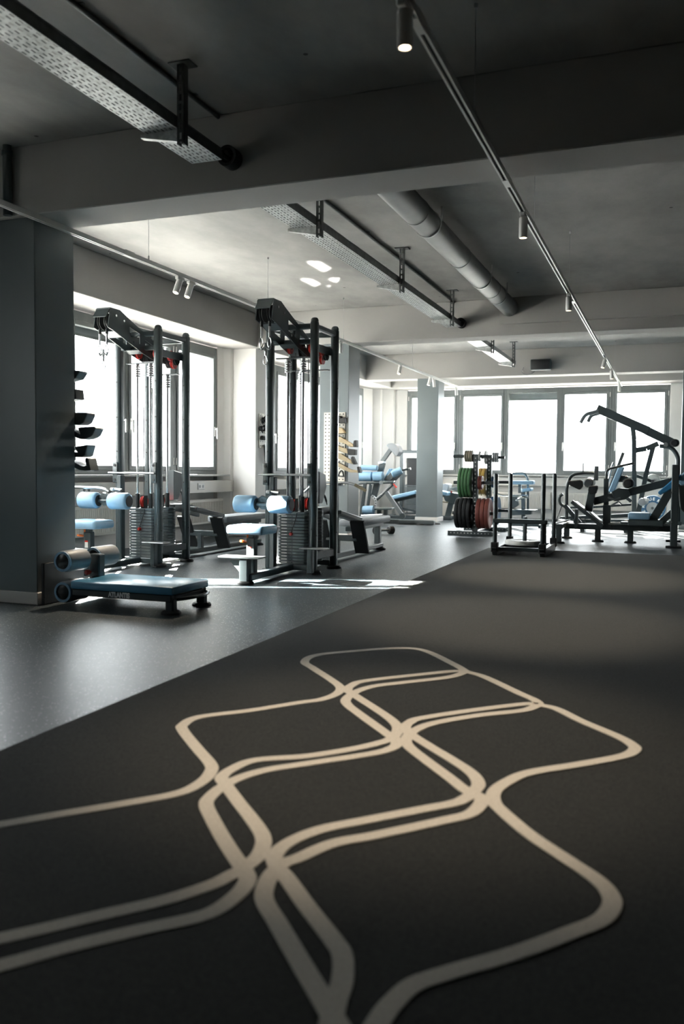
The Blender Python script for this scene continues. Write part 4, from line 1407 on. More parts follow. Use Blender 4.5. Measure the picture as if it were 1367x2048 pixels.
for y in (11.55, 12.62):
    p = part('rear_upright', MB().box((0.065, y, 0.535), (0.085, 0.085, 1.03), 0.008), FR, LP)
    part('foot', MB().box((0.065, y, 0.012), (0.19, 0.13, 0.022), 0.003), BK, p)
    part('bolt_heads', MB().cyl((0.02, y - 0.043, 0.33), (0.02, y - 0.052, 0.33), 0.02, seg=12).cyl((0.03, y - 0.043, 0.70), (0.03, y - 0.05, 0.70), 0.012, seg=12), M['steel'], p)
part('rear_crossbar', MB().span((0.03, 11.55, 0.17), (0.10, 12.62, 0.24), 0.005).span((0.03, 11.55, 0.86), (0.10, 12.62, 0.94), 0.005), FR, LP)
# seat and its carriage
part('seat_pad', MB().box((-0.365, 12.0, 0.375), (0.27, 0.40, 0.085), 0.02, None, 2), M['blue'], LP)
part('seat_carriage', MB().span((-0.50, 11.84, 0.245), (-0.06, 12.20, 0.33), 0.01).span((-0.60, 11.92, 0.243), (-0.46, 12.12, 0.29), 0.006), FR, LP)
part('guide_bar', MB().cyl((-0.75, 11.93, 0.262), (0.06, 11.93, 0.262), 0.013, seg=12), M['chrome'], LP)
part('guide_bar', MB().cyl((-0.75, 12.17, 0.262), (0.06, 12.17, 0.262), 0.013, seg=12), M['chrome'], LP)
# back rest and struts
a = [(-0.204, 11.95, 0.306), (0.041, 11.95, 0.776)]
part('back_strut', chain(a, 0.105, 0.07), FR, LP)
a = [(-0.171, 11.95, 0.221), (0.074, 11.95, 0.464)]
part('back_strut', chain(a, 0.08, 0.07), FR, LP)
a = [(-0.121, 11.9, 0.696), (0.141, 11.9, 0.882)]
part('back_pad', MB().prism([(-0.145, 11.9, 0.689), (-0.114, 11.9, 0.651), (0.084, 11.9, 0.771), (0.201, 11.9, 0.882), (0.199, 11.9, 0.96), (0.068, 11.9, 0.894)], (0, 0.42, 0), 0.012), M['blue_deep'], LP)
part('shoulder_pad', MB().prism([(0.081, 11.8, 0.843), (0.167, 11.8, 0.959), (0.273, 11.8, 0.986), (0.277, 11.8, 0.846), (0.142, 11.8, 0.78)], (0, 0.25, 0), 0.012), M['blue'], LP)
part('weight_shroud', MB().prism([(0.1, 11.78, 0.779), (0.278, 11.78, 0.795), (0.287, 11.78, 0.463), (0.187, 11.78, 0.435), (0.138, 11.78, 0.485)], (0, 0.6, 0), 0.01), BK, LP)
# long press arm
a = [(-0.959, 12.05, 0.549), (0.07, 12.05, 0.847)]
part('press_arm', chain(a, 0.10, 0.075), FR, LP)
part('arm_pivot', MB().prism([(-0.724, 11.98, 0.684), (-0.636, 11.98, 0.739), (-0.509, 11.98, 0.728), (-0.469, 11.98, 0.649), (-0.544, 11.98, 0.587), (-0.683, 11.98, 0.558)], (0, 0.2, 0), 0.006), FR, LP)
part('arm_roller', MB().prof(*[(-0.52, 11.9, 0.801)], *[(-0.506, 12.15, 0.805)], [(0, 0.05), (0.1, 0.066), (0.9, 0.066), (1, 0.05)], 22), BK, LP)
part('arm_links', MB().tube([(-0.765, 11.95, 0.617), (-0.682, 11.95, 0.579), (-0.606, 11.95, 0.607)], 0.014, 8).tube([(-0.731, 11.95, 0.497), (-0.63, 11.95, 0.56), (-0.591, 11.95, 0.521)], 0.012, 8), M['frame_mid'], LP)
# centre mast with grab handle
m = chain([(-0.802, 12.08, 0.863), (-0.787, 12.08, 0.193)], 0.062, 0.07)
m.add(*(lambda q: (q.v, q.f))(chain([(-0.783, 12.06, 0.506), (-0.776, 12.06, 0.195)], 0.10, 0.09)))
part('centre_mast', m, FR, LP)
part('grab_handle', MB().tube(fillet([(-0.802, 12.08, 0.843), (-0.802, 12.08, 0.984), (-0.674, 12.08, 1.019), (-0.446, 12.08, 1.074)], 0.09, 6), 0.0165, 12), FR, LP)
# foot plates on their inclined carriage
part('sled_rail', chain([(-1.237, 12, 0.545), (-0.824, 12, 0.217)], 0.05, 0.10), FR, LP)
for s, dy in (('1151,1003 1169,1017', 0.0), ('1183,1026 1203,1044', 0.0)):
    pass
part('tread_plate', chain([(-1.183, 11.93, 0.545), (-1.044, 11.93, 0.437)], 0.02, 0.26), M['steel'], LP)
part('tread_plate', chain([(-0.985, 11.93, 0.411), (-0.827, 11.93, 0.275)], 0.02, 0.26), M['steel'], LP)
part('tread_post', chain([(-1.015, 11.98, 0.422), (-0.975, 11.98, 0.679)], 0.10, 0.09), FR, LP)
part('tread_head', MB().prism([(-1.018, 11.93, 0.76), (-0.909, 11.93, 0.769), (-0.901, 11.93, 0.729), (-0.926, 11.93, 0.655), (-1.003, 11.93, 0.646), (-1.024, 11.93, 0.7)], (0, 0.16, 0), 0.008), BK, LP)
part('front_strut', chain([(-1.173, 12.05, 0.442), (-1.181, 12.05, 0.182)], 0.045, 0.05).cyl(*[(-1.184, 12, 0.274)], *[(-1.193, 12.15, 0.265)], 0.03, seg=12), FR, LP)
# arched frame with pads
part('arched_frame', MB().tube(fillet([(-1.339, 12.35, 0.271), (-1.349, 12.35, 0.749), (-1.294, 12.35, 0.904), (-1.132, 12.35, 0.937), (-0.965, 12.35, 0.932)], 0.16, 8), 0.022, 12), FR, LP)
part('stop_pin', MB().cyl(*[(-1.132, 12.35, 0.934)], *[(-1.129, 12.35, 1.073)], 0.010, seg=10), FR, LP)
part('chest_post', chain([(-0.954, 12.33, 0.832), (-0.949, 12.33, 1.032)], 0.055, 0.07), M['frame_mid'], LP)
part('wedge_pad', MB().prism([(-1.326, 12.28, 0.821), (-1.157, 12.28, 0.84), (-1.13, 12.28, 0.823), (-1.128, 12.28, 0.747), (-1.168, 12.28, 0.698), (-1.311, 12.28, 0.765)], (0, 0.14, 0), 0.008), BK, LP)
part('round_pad', MB().prof(*[(-1.047, 12.22, 0.797)], *[(-1.033, 12.44, 0.809)], [(0, 0.05), (0.08, 0.066), (0.9, 0.07), (1, 0.055)], 24), M['frame_mid'], LP)
part('curved_hook', MB().tube([(-1.415, 12.5, 0.632), (-1.456, 12.5, 0.596), (-1.461, 12.5, 0.532), (-1.433, 12.5, 0.482), (-1.376, 12.5, 0.455)], 0.022, 10, smooth=4), FR, LP)
part('hook_cord', MB().cyl(*[(-1.419, 12.5, 0.483)], *[(-1.504, 12.5, 0.237)], 0.006, seg=6), BK, LP)
part('diagonal_brace', chain([(-1.368, 12.3, 0.484), (-1.146, 12.3, 0.231)], 0.055, 0.06), FR, LP)
part('front_step', chain([(-1.432, 12.3, 0.271), (-1.241, 12.3, 0.235)], 0.02, 0.30), M['steel'], LP)

# ------------------------------------------------------------------ incline press bench half seen behind it
IB = thing('incline_bench', 'blue incline bench standing between the leg press and the end window', 'gym bench', (-0.9, 14.2, 0))
part('back_pad', chain([(-0.858, 14.2, 0.635), (-0.709, 14.2, 1.04)], 0.085, 0.28, 0.012), M['blue'], IB)
part('back_frame', chain([(-0.919, 14.22, 0.585), (-0.693, 14.22, 1.26)], 0.05, 0.06), FR, IB)
part('seat_support', MB().box(V([(-0.697, 14.2, 0.843)][0]), (0.16, 0.14, 0.10), 0.012), FR, IB)
part('seat_pad', MB().prism([(-1.202, 14.05, 0.505), (-0.901, 14.05, 0.59), (-0.885, 14.05, 0.543), (-1.186, 14.05, 0.45)], (0, 0.3, 0), 0.008), M['blue'], IB)
part('strut', chain([(-0.737, 14.2, 0.629), (-0.554, 14.2, 0.49)], 0.05, 0.06), FR, IB)
part('handle', MB().tube([(-0.908, 14.1, 0.786), (-0.861, 14.1, 1.022), (-0.833, 14.1, 1.101)], 0.014, 8).tube([(-0.953, 14.3, 0.823), (-0.903, 14.3, 0.999)], 0.014, 8), M['chrome'], IB)
m = MB()
flat(m, [(-1.638, 14.2, 0.191)][0], [(-0.489, 14.2, 0.279)][0], 0.06, 0.09)
flat(m, [(-1.402, 14.2, 0.158)][0], [(-0.547, 14.2, 0.183)][0], 0.05, 0.09)
part('base_frame', m, FR, IB)
part('lever', chain([(-1.485, 14.2, 0.373), (-1.097, 14.2, 0.391), (-0.553, 14.2, 0.443)], 0.035, 0.05), FR, IB)
for s in ('1165,1040 1165,1058', '1255,1036 1255,1056'):
    q = [(-1.285, 14.2, 0.177), (-0.6, 14.2, 0.213)]
for x in (-1.28, -0.62):
    part('leg', MB().box((x, 14.2, 0.10), (0.07, 0.30, 0.20), 0.006), FR, IB)

# ------------------------------------------------------------------ plate loaded pulldown at the end windows
G = thing('pulldown_machine', 'tall plate loaded pulldown with raised lever arm before the last window', 'gym machine', (-0.3, 15.0, 0))
part('mast', MB().add(*(lambda q: (q.v, q.f))(chain([(-0.6, 15, 1.732), (-0.567, 15, 1.484), (-0.533, 15, 0.091)], 0.075, 0.08))), FR, G)
part('rear_strut', chain([(-0.265, 15.02, 1.385), (-0.363, 15.02, 0.948), (-0.492, 15.02, 0.158)], 0.075, 0.07), FR, G)
part('brace', chain([(-0.543, 15, 1.311), (-0.372, 15, 1.344), (-0.188, 15, 1.425)], 0.085, 0.06), FR, G)
part('lever_arm', chain([(-1.169, 14.96, 2.011), (-0.347, 14.96, 1.629)], 0.14, 0.07), FR, G)
part('lever_arm_tail', chain([(-0.394, 14.96, 1.646), (0.026, 14.96, 1.432)], 0.14, 0.06), FR, G)
part('lever_hook', chain([(-0.597, 14.96, 1.689), (-0.578, 14.96, 1.549)], 0.06, 0.06), FR, G)
part('pivot', MB().prof(*[(0.048, 14.86, 1.428)], *[(0.072, 15.1, 1.436)], [(0, 0.045), (0.1, 0.066), (0.9, 0.066), (1, 0.05)], 22), BK, G)
part('pivot_collar', MB().prof(*[(-0.08, 14.88, 1.405)], *[(-0.065, 15.08, 1.411)], [(0, 0.035), (1, 0.035)], 18), M['steel'], G)
part('rear_hoop', MB().tube(fillet([(-0.172, 15.05, 1.386), (0.012, 15.05, 1.369), (0.115, 15.05, 1.222), (0.126, 15.05, 0.83), (0.144, 15.05, 0.134)], 0.2, 8), 0.035, 12), FR, G)
for dy, s in ((0.0, '1196,822 1170,829 1160,846'), (0.28, '1200,826 1181,831 1175,844')):
    part('handle', MB().tube(fillet(sh([(-1.139, 14.9, 1.965), (-1.347, 14.9, 1.91), (-1.425, 14.9, 1.769)] if dy == 0 else [(-1.121, 15.1, 1.944), (-1.275, 15.1, 1.905), (-1.321, 15.1, 1.795)], 0), 0.06, 5), 0.031, 10), M['frame_mid'], G)
part('thigh_pad', MB().prof(*[(-0.416, 14.85, 0.465)], *[(-0.381, 15.3, 0.468)], [(0, 0.05), (0.08, 0.065), (0.92, 0.065), (1, 0.05)], 22), M['grey_vinyl'], G)
part('plate_horn', MB().cyl(*[(-0.265, 15, 0.809)], *[(-0.258, 15.5, 0.813)], 0.024, seg=14), M['chrome'], G)
part('horn_arm', chain([(-0.552, 15.1, 0.905), (-0.251, 15.1, 0.792)], 0.05, 0.06), FR, G)
m = MB()
flat(m, [(-0.632, 15, 0.096)][0], [(0.197, 15, 0.122)][0], 0.06, 0.09)
m.span((-0.72, 14.6, 0.0), (-0.64, 15.5, 0.06), 0.004)
m.span((0.02, 14.6, 0.0), (0.10, 15.5, 0.06), 0.004)
part('base_frame', m, FR, G)
plate([(-0.263, 15.32, 0.806)][0], (0, 1, 0), 0.117, 0.03, M['white_plate'], 'small white plate on the pulldown machine horn', None)
bp = plate([(-0.278, 16.4, 0.31)][0], (0, 1, 0), 0.225, 0.06, M['blue_plate'], 'blue bumper plate with pale lettering behind the leg press', None)
part('hub_disc', MB().cyl(V([(-0.277, 16.364, 0.311)][0]), V([(-0.277, 16.372, 0.311)][0]), 0.105, seg=32), M['grey_plate'], bp)
bc = V([(-0.277, 16.366, 0.311)][0])
for word, a0 in (('ROGUE', 128), ('ROGUE', 8), ('ROGUE', 248)):
    for k, ch in enumerate(word):
        an = math.radians(a0 + 44 - 22 * k)
        pos = bc + V((math.cos(an) * 0.160, 0, math.sin(an) * 0.160))
        text_part('lettering', ch, 0.075, pos, (math.radians(90), -(an - math.pi / 2), 0), M['pale_print'], bp, 0.002)
PS = thing('plate_stand', 'dark low stand holding the lettered blue plate', 'plate stand', (bc.x, 16.4, 0))
part('peg', MB().cyl((bc.x, 16.30, bc.z), (bc.x, 16.62, bc.z), 0.024, seg=14), M['chrome'], PS)
part('post', MB().box((bc.x, 16.66, bc.z / 2 + 0.05), (0.08, 0.08, bc.z + 0.10), 0.006), FR, PS)
part('base', MB().span((bc.x - 0.25, 16.55, 0), (bc.x + 0.25, 16.77, 0.05), 0.005), FR, PS)

# ------------------------------------------------------------------ chest supported row behind the sled
H = thing('row_machine', 'chest supported row machine behind the push sled', 'gym machine', (-2.3, 15.0, 0))
part('chest_pad', MB().prism([(-2.552, 14.85, 0.786), (-2.177, 14.85, 0.79), (-2.176, 14.85, 0.726), (-2.551, 14.85, 0.721)], (0, 0.2, 0), 0.012), M['blue'], H)
part('chest_post', chain([(-2.43, 15, 0.738), (-2.427, 15, 0.573)], 0.05, 0.06), M['frame_mid'], H)
part('seat_pad', MB().prism([(-2.378, 14.9, 0.645), (-2.225, 14.9, 0.665), (-2.224, 14.9, 0.613), (-2.377, 14.9, 0.585)], (0, 0.28, 0), 0.012), M['blue'], H)
part('seat_post', chain([(-2.371, 15, 0.591), (-2.35, 15, -0.07)], 0.062, 0.07), FR, H)
part('handle_frame', MB().tube(fillet([(-2.612, 15.05, 0.27), (-2.624, 15.05, 0.91), (-2.355, 15.05, 0.917), (-2.302, 15.05, 0.826), (-2.291, 15.05, 0.252)], 0.10, 6), 0.02, 10), FR, H)
part('arm_tube', MB().tube([(-2.859, 14.8, 0.578), (-2.685, 14.8, 0.529), (-2.258, 14.8, 0.533)], 0.014, 8), M['chrome'], H)
part('arm_tube', MB().tube([(-2.477, 14.9, 0.444), (-2.4, 14.9, 0.481), (-2.264, 14.9, 0.5)], 0.018, 8, smooth=4), M['chrome'], H)
part('pivot_block', MB().prism([(-2.582, 14.95, 0.528), (-2.469, 14.95, 0.521), (-2.441, 14.95, 0.365), (-2.509, 14.95, 0.312), (-2.578, 14.95, 0.293)], (0, 0.14, 0), 0.008), FR, H)
part('step_plate', MB().prism([(-2.517, 14.7, 0.291), (-2.121, 14.7, 0.293), (-2.12, 14.7, 0.276), (-2.517, 14.7, 0.27)], (0, 0.35, 0)), FR, H)
part('lower_box', MB().prism([(-2.594, 14.85, 0.261), (-2.21, 14.85, 0.271), (-2.208, 14.85, 0.211), (-2.593, 14.85, 0.183)], (0, 0.15, 0), 0.006), FR, H)
part('base_frame', MB().span((-2.62, 14.96, 0.0), (-1.98, 15.04, 0.06), 0.004).span((-2.05, 14.6, 0.0), (-1.97, 15.4, 0.05), 0.004), FR, H)

# ------------------------------------------------------------------ hip and glute machine behind the pegboard pillar
I = thing('hip_thrust_machine', 'grey machine with pale blue rolls and a half round head pad', 'gym machine', (-4.6, 14.3, 0))
IY = 14.3
part('head_pad', MB().prism([(-4.619, 14.2, 1.382), (-4.579, 14.2, 1.412), (-4.524, 14.2, 1.42), (-4.46, 14.2, 1.407), (-4.415, 14.2, 1.377), (-4.382, 14.2, 1.325), (-4.375, 14.2, 1.273), (-4.395, 14.2, 1.217), (-4.435, 14.2, 1.187)], (0, 0.20, 0), 0.008), M['grey_vinyl'], I)
part('head_arm', chain([(-4.564, 14.3, 1.311), (-4.717, 14.3, 1.1)], 0.07, 0.06), M['frame_mid'], I)
part('head_collar', MB().prism([(-4.781, 14.24, 1.099), (-4.67, 14.24, 1.117), (-4.67, 14.24, 1.074), (-4.771, 14.24, 1.047)], (0, 0.12, 0), 0.005), M['steel'], I)
part('head_post', chain([(-4.708, 14.3, 1.083), (-4.868, 14.3, 0.483)], 0.10, 0.07), FR, I)
part('upper_roll', MB().prof(*[(-5.064, 14.1, 0.992)], *[(-4.732, 14.1, 0.985)], [(0, 0.03), (0.04, 0.046), (0.96, 0.046), (1, 0.03)], 22), M['blue'], I)
for s0, s1 in (('719,953', '744,953'), ('746,953', '766,953')):
    pass
part('hip_roll', MB().prof(*[(-5.098, 14.12, 0.834)], *[(-4.834, 14.12, 0.837)], [(0, 0.06), (0.04, 0.085), (0.96, 0.085), (1, 0.06)], 26), M['blue'], I)
part('hip_roll', MB().prof(*[(-4.82, 14.12, 0.837)], *[(-4.637, 14.12, 0.839)], [(0, 0.06), (0.04, 0.085), (0.96, 0.085), (1, 0.06)], 26), M['blue'], I)
part('back_pad', MB().prism([(-4.672, 14.2, 0.777), (-4.564, 14.2, 0.978), (-4.509, 14.2, 0.97), (-4.527, 14.2, 0.918), (-4.625, 14.2, 0.752)], (0, 0.30, 0), 0.01), M['blue'], I)
part('pad_shell', MB().prism([(-4.637, 14.15, 0.795), (-4.511, 14.15, 0.918), (-4.403, 14.15, 0.936), (-4.411, 14.15, 0.876), (-4.527, 14.15, 0.762), (-4.618, 14.15, 0.77)], (0, 0.36, 0), 0.008), FR, I)
part('shin_roll', MB().prof(*[(-4.492, 14.15, 0.875)], *[(-4.328, 14.2, 0.954)], [(0, 0.05), (0.06, 0.065), (0.94, 0.065), (1, 0.045)], 22), M['blue'], I)
part('handle', MB().tube([(-4.337, 14.2, 0.946), (-4.194, 14.2, 0.977)], 0.018, 10), FR, I)
part('handle_cap', MB().prof(*[(-4.203, 14.2, 0.973)], *[(-4.171, 14.2, 0.981)], [(0, 0.022), (1, 0.018)], 12), M['chrome'], I)
part('side_bar', MB().tube([(-5.089, 14.1, 0.712), (-4.932, 14.1, 0.723), (-4.439, 14.1, 0.738)], 0.022, 10), FR, I)
part('side_bar_joint', MB().cyl(*[(-4.656, 14.07, 0.735)], *[(-4.673, 14.14, 0.734)], 0.035, seg=14), M['chrome'], I)
part('release_lever', MB().tube([(-4.457, 14.1, 0.738), (-4.42, 14.1, 0.686), (-4.384, 14.1, 0.653)], [0.01, 0.012, 0.018], 10), M['red'], I)
part('gas_strut', MB().tube([(-4.472, 14.15, 0.711), (-4.779, 14.15, 0.419)], 0.028, 10), M['frame_mid'], I)
part('gas_strut_rod', MB().tube([(-4.428, 14.15, 0.763), (-4.589, 14.15, 0.596)], 0.016, 10), M['chrome'], I)
part('front_strut', chain([(-4.589, 14.15, 0.57), (-4.276, 14.15, 0.144)], 0.065, 0.06), M['frame_mid'], I)
part('front_strut_joint', MB().cyl(*[(-4.273, 14.08, 0.165)], *[(-4.312, 14.24, 0.156)], 0.05, seg=16), FR, I)
part('left_leg', chain([(-4.959, 14.1, 0.722), (-5.027, 14.1, 0.108)], 0.05, 0.06), FR, I)
part('rear_leg', chain([(-4.961, 14.4, 0.701), (-5.03, 14.4, 0.147)], 0.045, 0.05), FR, I)
m = MB()
c = V([(-4.882, 14.1, 0.383)][0])
n = 14
pts_o = [c + V((math.cos(math.radians(70 - 130 * k / n)) * 0.145, 0, math.sin(math.radians(70 - 130 * k / n)) * 0.145)) for k in range(n + 1)]
pts_i = [c + V((math.cos(math.radians(70 - 130 * k / n)) * 0.095, 0, math.sin(math.radians(70 - 130 * k / n)) * 0.095)) for k in range(n + 1)]
for k in range(n):
    m.prism([pts_o[k], pts_o[k + 1], pts_i[k + 1], pts_i[k]], (0, 0.014, 0))
q = part('index_quadrant', m, M['steel'], I)
m = MB()
for k in range(6):
    an = math.radians(58 - 106 * k / 5)
    pp = c + V((math.cos(an) * 0.12, -0.002, math.sin(an) * 0.12))
    m.cyl(pp, pp + V((0, 0.003, 0)), 0.011, seg=10)
part('peg_holes', m, BK, q)
part('foot_roll', MB().prof(*[(-5.001, 14.1, 0.249)], *[(-4.788, 14.1, 0.255)], [(0, 0.05), (0.06, 0.075), (0.94, 0.075), (1, 0.05)], 24), M['blue'], I)
part('foot_bar', MB().tube([(-4.992, 14, 0.158), (-4.599, 14, 0.186)], 0.014, 8), M['chrome'], I)
part('deck', chain([(-4.912, 14.3, 0.261), (-4.469, 14.3, 0.281)], 0.03, 0.40), FR, I)
for s in (0, 1):
    part('deck_leg', chain([(-4.763, 14.3, 0.256), (-4.761, 14.3, 0.071)] if s == 0 else [(-4.643, 14.3, 0.259), (-4.641, 14.3, 0.092)], 0.065, 0.07), M['frame_mid'], I)
m = MB().span((-5.15, 14.55, 0.0), (-3.85, 14.65, 0.07), 0.006).span((-4.45, 14.40, 0.012), (-3.80, 14.50, 0.075), 0.006)
part('base_frame', m, FR, I)
for (x, y) in ((-4.05, 14.42), (-3.83, 14.72)):
    part('foot', MB().prof((x, y, 0), (x, y, 0.02), [(0, 0.07), (1, 0.06)], 18), BK, I)

# ------------------------------------------------------------------ leg curl with stack, behind the pale pillar
J = thing('leg_curl_machine', 'leg curl machine with blue bench half hidden by the pale pillar', 'gym machine', (-4.9, 16.6, 0))
m = MB().span((-5.17, 16.82, 0.0), (-5.10, 16.98, 1.34), 0.006).span((-4.70, 16.82, 0.0), (-4.63, 16.98, 1.34), 0.006).span((-5.17, 16.82, 1.29), (-4.63, 16.98, 1.36), 0.006)
part('stack_frame', m, FR, J)
part('stack_panel', MB().span((-5.02, 16.84, 0.25), (-4.78, 16.90, 1.2), 0.006), BK, J)
part('top_panel', MB().span((-5.10, 16.815, 1.20), (-4.70, 16.83, 1.30), 0.003), M['pale_print'], J)
S2 = part('weight_stack', MB().span((-5.06, 16.80, 0.62), (-4.74, 16.90, 0.645), 0.003), M['stack'], J)
w0 = part('stack_plate', MB().span((-5.06, 16.80, 0.12), (-4.74, 16.90, 0.143), 0.003), M['stack'], S2)
for k in range(1, 18):
    share(w0, S2, (0, 0, 0.0275 * k))
part('bench_pad', chain([(-5.096, 16.1, 0.402), (-4.567, 16.1, 0.53)], 0.075, 0.34, 0.015), M['blue'], J)
part('bench_pad', chain([(-4.127, 16.1, 0.537), (-3.959, 16.1, 0.502)], 0.075, 0.34, 0.015), M['blue'], J)
part('bench_frame', chain([(-5.069, 16.15, 0.342), (-4.58, 16.15, 0.46), (-4.04, 16.15, 0.48)], 0.06, 0.10), FR, J)
part('bench_leg', chain([(-5.059, 16.15, 0.352), (-4.923, 16.15, 0.167)], 0.06, 0.07), FR, J)
part('lower_lever', chain([(-4.98, 16.2, 0.214), (-4.59, 16.2, 0.134)], 0.04, 0.06).add(*(lambda q: (q.v, q.f))(chain([(-4.896, 16.2, 0.097), (-4.347, 16.2, 0.121)], 0.04, 0.06))), FR, J)
part('base_frame', MB().span((-5.45, 16.10, 0.0), (-3.9, 16.2, 0.06), 0.005).span((-5.35, 15.95, 0.0), (-5.25, 16.9, 0.05), 0.005), FR, J)

# ------------------------------------------------------------------ dark machine to the right of the pale pillar
K = thing('cam_machine', 'dark machine with a half round cam housing right of the pale pillar', 'gym machine', (-3.9, 16.5, 0))
part('cam_housing', MB().prism([(-4.152, 16.4, 0.462), (-4.003, 16.4, 0.523), (-3.764, 16.4, 0.489), (-3.792, 16.4, 0.41), (-3.86, 16.4, 0.33), (-3.939, 16.4, 0.29), (-4.03, 16.4, 0.307), (-4.111, 16.4, 0.364)], (0, 0.16, 0), 0.01), FR, K)
part('wedge_pad', MB().prism([(-3.999, 16.3, 0.599), (-3.881, 16.3, 0.639), (-3.773, 16.3, 0.651), (-3.741, 16.3, 0.511), (-3.86, 16.3, 0.547)], (0, 0.3, 0), 0.01), M['frame_mid'], K)
part('back_block', MB().prism([(-4.213, 16.35, 0.668), (-4.093, 16.35, 0.699), (-4.013, 16.35, 0.68), (-4.041, 16.35, 0.543), (-4.191, 16.35, 0.521)], (0, 0.25, 0), 0.01), M['grey_vinyl'], K)
part('leg', chain([(-3.992, 16.45, 0.336), (-4.068, 16.45, 0.019)], 0.10, 0.09), FR, K)
part('link_bar', MB().tube([(-4.171, 16.4, 0.343), (-4.04, 16.4, 0.327)], 0.012, 8), M['tan'], K)
part('base_frame', MB().span((-4.45, 16.40, 0.0), (-3.6, 16.55, 0.06), 0.005), FR, K)
part('badge', MB().cyl(*[(-3.982, 16.395, 0.534)], *[(-3.983, 16.399, 0.533)], 0.02, seg=14), M['red'], K)

# small hand weight on the floor beyond the row bench
m = MB().cyl((-4.0, 11.92, 0.062), (-3.86, 12.10, 0.062), 0.018, seg=12)
hs = single('hand_weight', m, M['steel'], 'small black hand weight on the floor beside the pegboard pillar', 'hand weight', loc=(-3.93, 12.01, 0))
for (a, b) in (((-4.03, 11.87, 0.062), (-3.98, 11.94, 0.062)), ((-3.88, 12.08, 0.062), (-3.82, 12.15, 0.062))):
    part('end_block', MB().prof(a, b, [(0, 0.045), (0.15, 0.06), (0.85, 0.06), (1, 0.045)], 18), BK, hs)


# ------------------------------------------------------------------ holders and pegboards
def pegboard(lo, hi, axis, label, cols, rows):
    c = [(lo[i] + hi[i]) / 2 for i in range(3)]
    t = thing('pegboard', label, 'pegboard', (c[0], c[1], lo[2]))
    part('board', MB().span(lo, hi, 0.002), M['cream_board'], t)
    m = MB()
    for r in range(rows):
        z = lo[2] + (hi[2] - lo[2]) * (r + 0.5) / rows
        for k in range(cols):
            if axis == 'y':
                x = lo[0] + (hi[0] - lo[0]) * (k + 0.5) / cols
                m.cyl((x, lo[1] - 0.0012, z), (x, lo[1] + 0.001, z), 0.009, seg=8)
            else:
                y = lo[1] + (hi[1] - lo[1]) * (k + 0.5) / cols
                m.cyl((hi[0] + 0.0012, y, z), (hi[0] - 0.001, y, z), 0.009, seg=8)
    part('peg_holes', m, BK, t)
    return t


# back of the dark pillar
t = thing('pegboard', 'dark pegboard on the back of the dark pillar', 'pegboard', (-4.3, 5.15, 0.9))
part('board', MB().span((-4.52, 5.145, 0.85), (-4.07, 5.157, 1.75), 0.002), M['frame_mid'], t)


def hanging(name, polys, vec, mat, label, group, loc, bev=0.004):
    m = MB()
    for p in polys:
        m.prism(p, vec, bev)
    return single(name, m, mat, label, 'cable attachment', group, loc=loc)


GH = 'attachments hung behind the dark pillar'  # coat kept lighter than black: the veil of flare is in the colour
hanging('cable_attachment', [[(-4.148, 5.158, 1.661), (-4.028, 5.158, 1.653), (-4.021, 5.158, 1.642), (-4.059, 5.158, 1.596), (-4.148, 5.158, 1.581)]], (0, 0.1, 0), M['frame_mid'], 'dark wedge attachment, topmost beside the dark pillar', GH, (-4.03, 5.2, 1.6))
hanging('cable_attachment', [[(-4.149, 5.158, 1.53), (-4.06, 5.158, 1.52), (-4.052, 5.158, 1.448), (-4.15, 5.158, 1.439)]], (0, 0.1, 0), M['frame_mid'], 'dark narrow attachment, second from the top beside the dark pillar', GH, (-4.03, 5.2, 1.5))
hanging('cable_attachment', [[(-4.15, 5.158, 1.351), (-3.964, 5.158, 1.348), (-3.957, 5.158, 1.341), (-3.958, 5.158, 1.327), (-3.987, 5.158, 1.276), (-4.018, 5.158, 1.262), (-4.151, 5.158, 1.26)]], (0, 0.1, 0), M['frame_mid'], 'broad dark cup shaped attachment, upper of the cups beside the dark pillar', GH, (-4.0, 5.2, 1.3))
hanging('cable_attachment', [[(-4.04, 5.158, 1.237), (-4.022, 5.158, 1.242), (-3.895, 5.158, 1.247), (-3.882, 5.158, 1.232), (-3.909, 5.158, 1.185), (-3.931, 5.158, 1.171), (-3.966, 5.158, 1.159), (-4.019, 5.158, 1.155), (-4.058, 5.158, 1.168), (-4.116, 5.158, 1.201), (-4.116, 5.158, 1.234), (-4.076, 5.158, 1.219), (-4.049, 5.158, 1.204), (-4.023, 5.158, 1.191), (-4.027, 5.158, 1.211)]], (0, 0.1, 0), M['frame_mid'], 'largest teal grey cup attachment beside the dark pillar', GH, (-3.95, 5.2, 1.2))
hanging('cable_attachment', [[(-4.072, 5.158, 1.101), (-3.953, 5.158, 1.115), (-3.978, 5.158, 1.037), (-4.002, 5.158, 1.026), (-4.055, 5.158, 1.024), (-4.117, 5.158, 1.037), (-4.117, 5.158, 1.077), (-4.068, 5.158, 1.062), (-4.044, 5.158, 1.061), (-4.063, 5.158, 1.081)]], (0, 0.1, 0), M['frame_mid'], 'dark cup attachment just above the hook beside the dark pillar', GH, (-4.0, 5.2, 1.05))
hanging('cable_attachment', [[(-4.118, 5.158, 1.004), (-4.073, 5.158, 0.989), (-4.02, 5.158, 0.964), (-3.989, 5.158, 0.959), (-3.969, 5.158, 0.968), (-3.98, 5.158, 1.001), (-3.975, 5.158, 1.017), (-3.962, 5.158, 1.023), (-3.949, 5.158, 1.012), (-3.928, 5.158, 0.928), (-3.976, 5.158, 0.924), (-4.029, 5.158, 0.929), (-4.118, 5.158, 0.967)]], (0, 0.1, 0), M['frame_mid'], 'dark upturned hook attachment, lowest beside the dark pillar', GH, (-4.0, 5.2, 0.95))

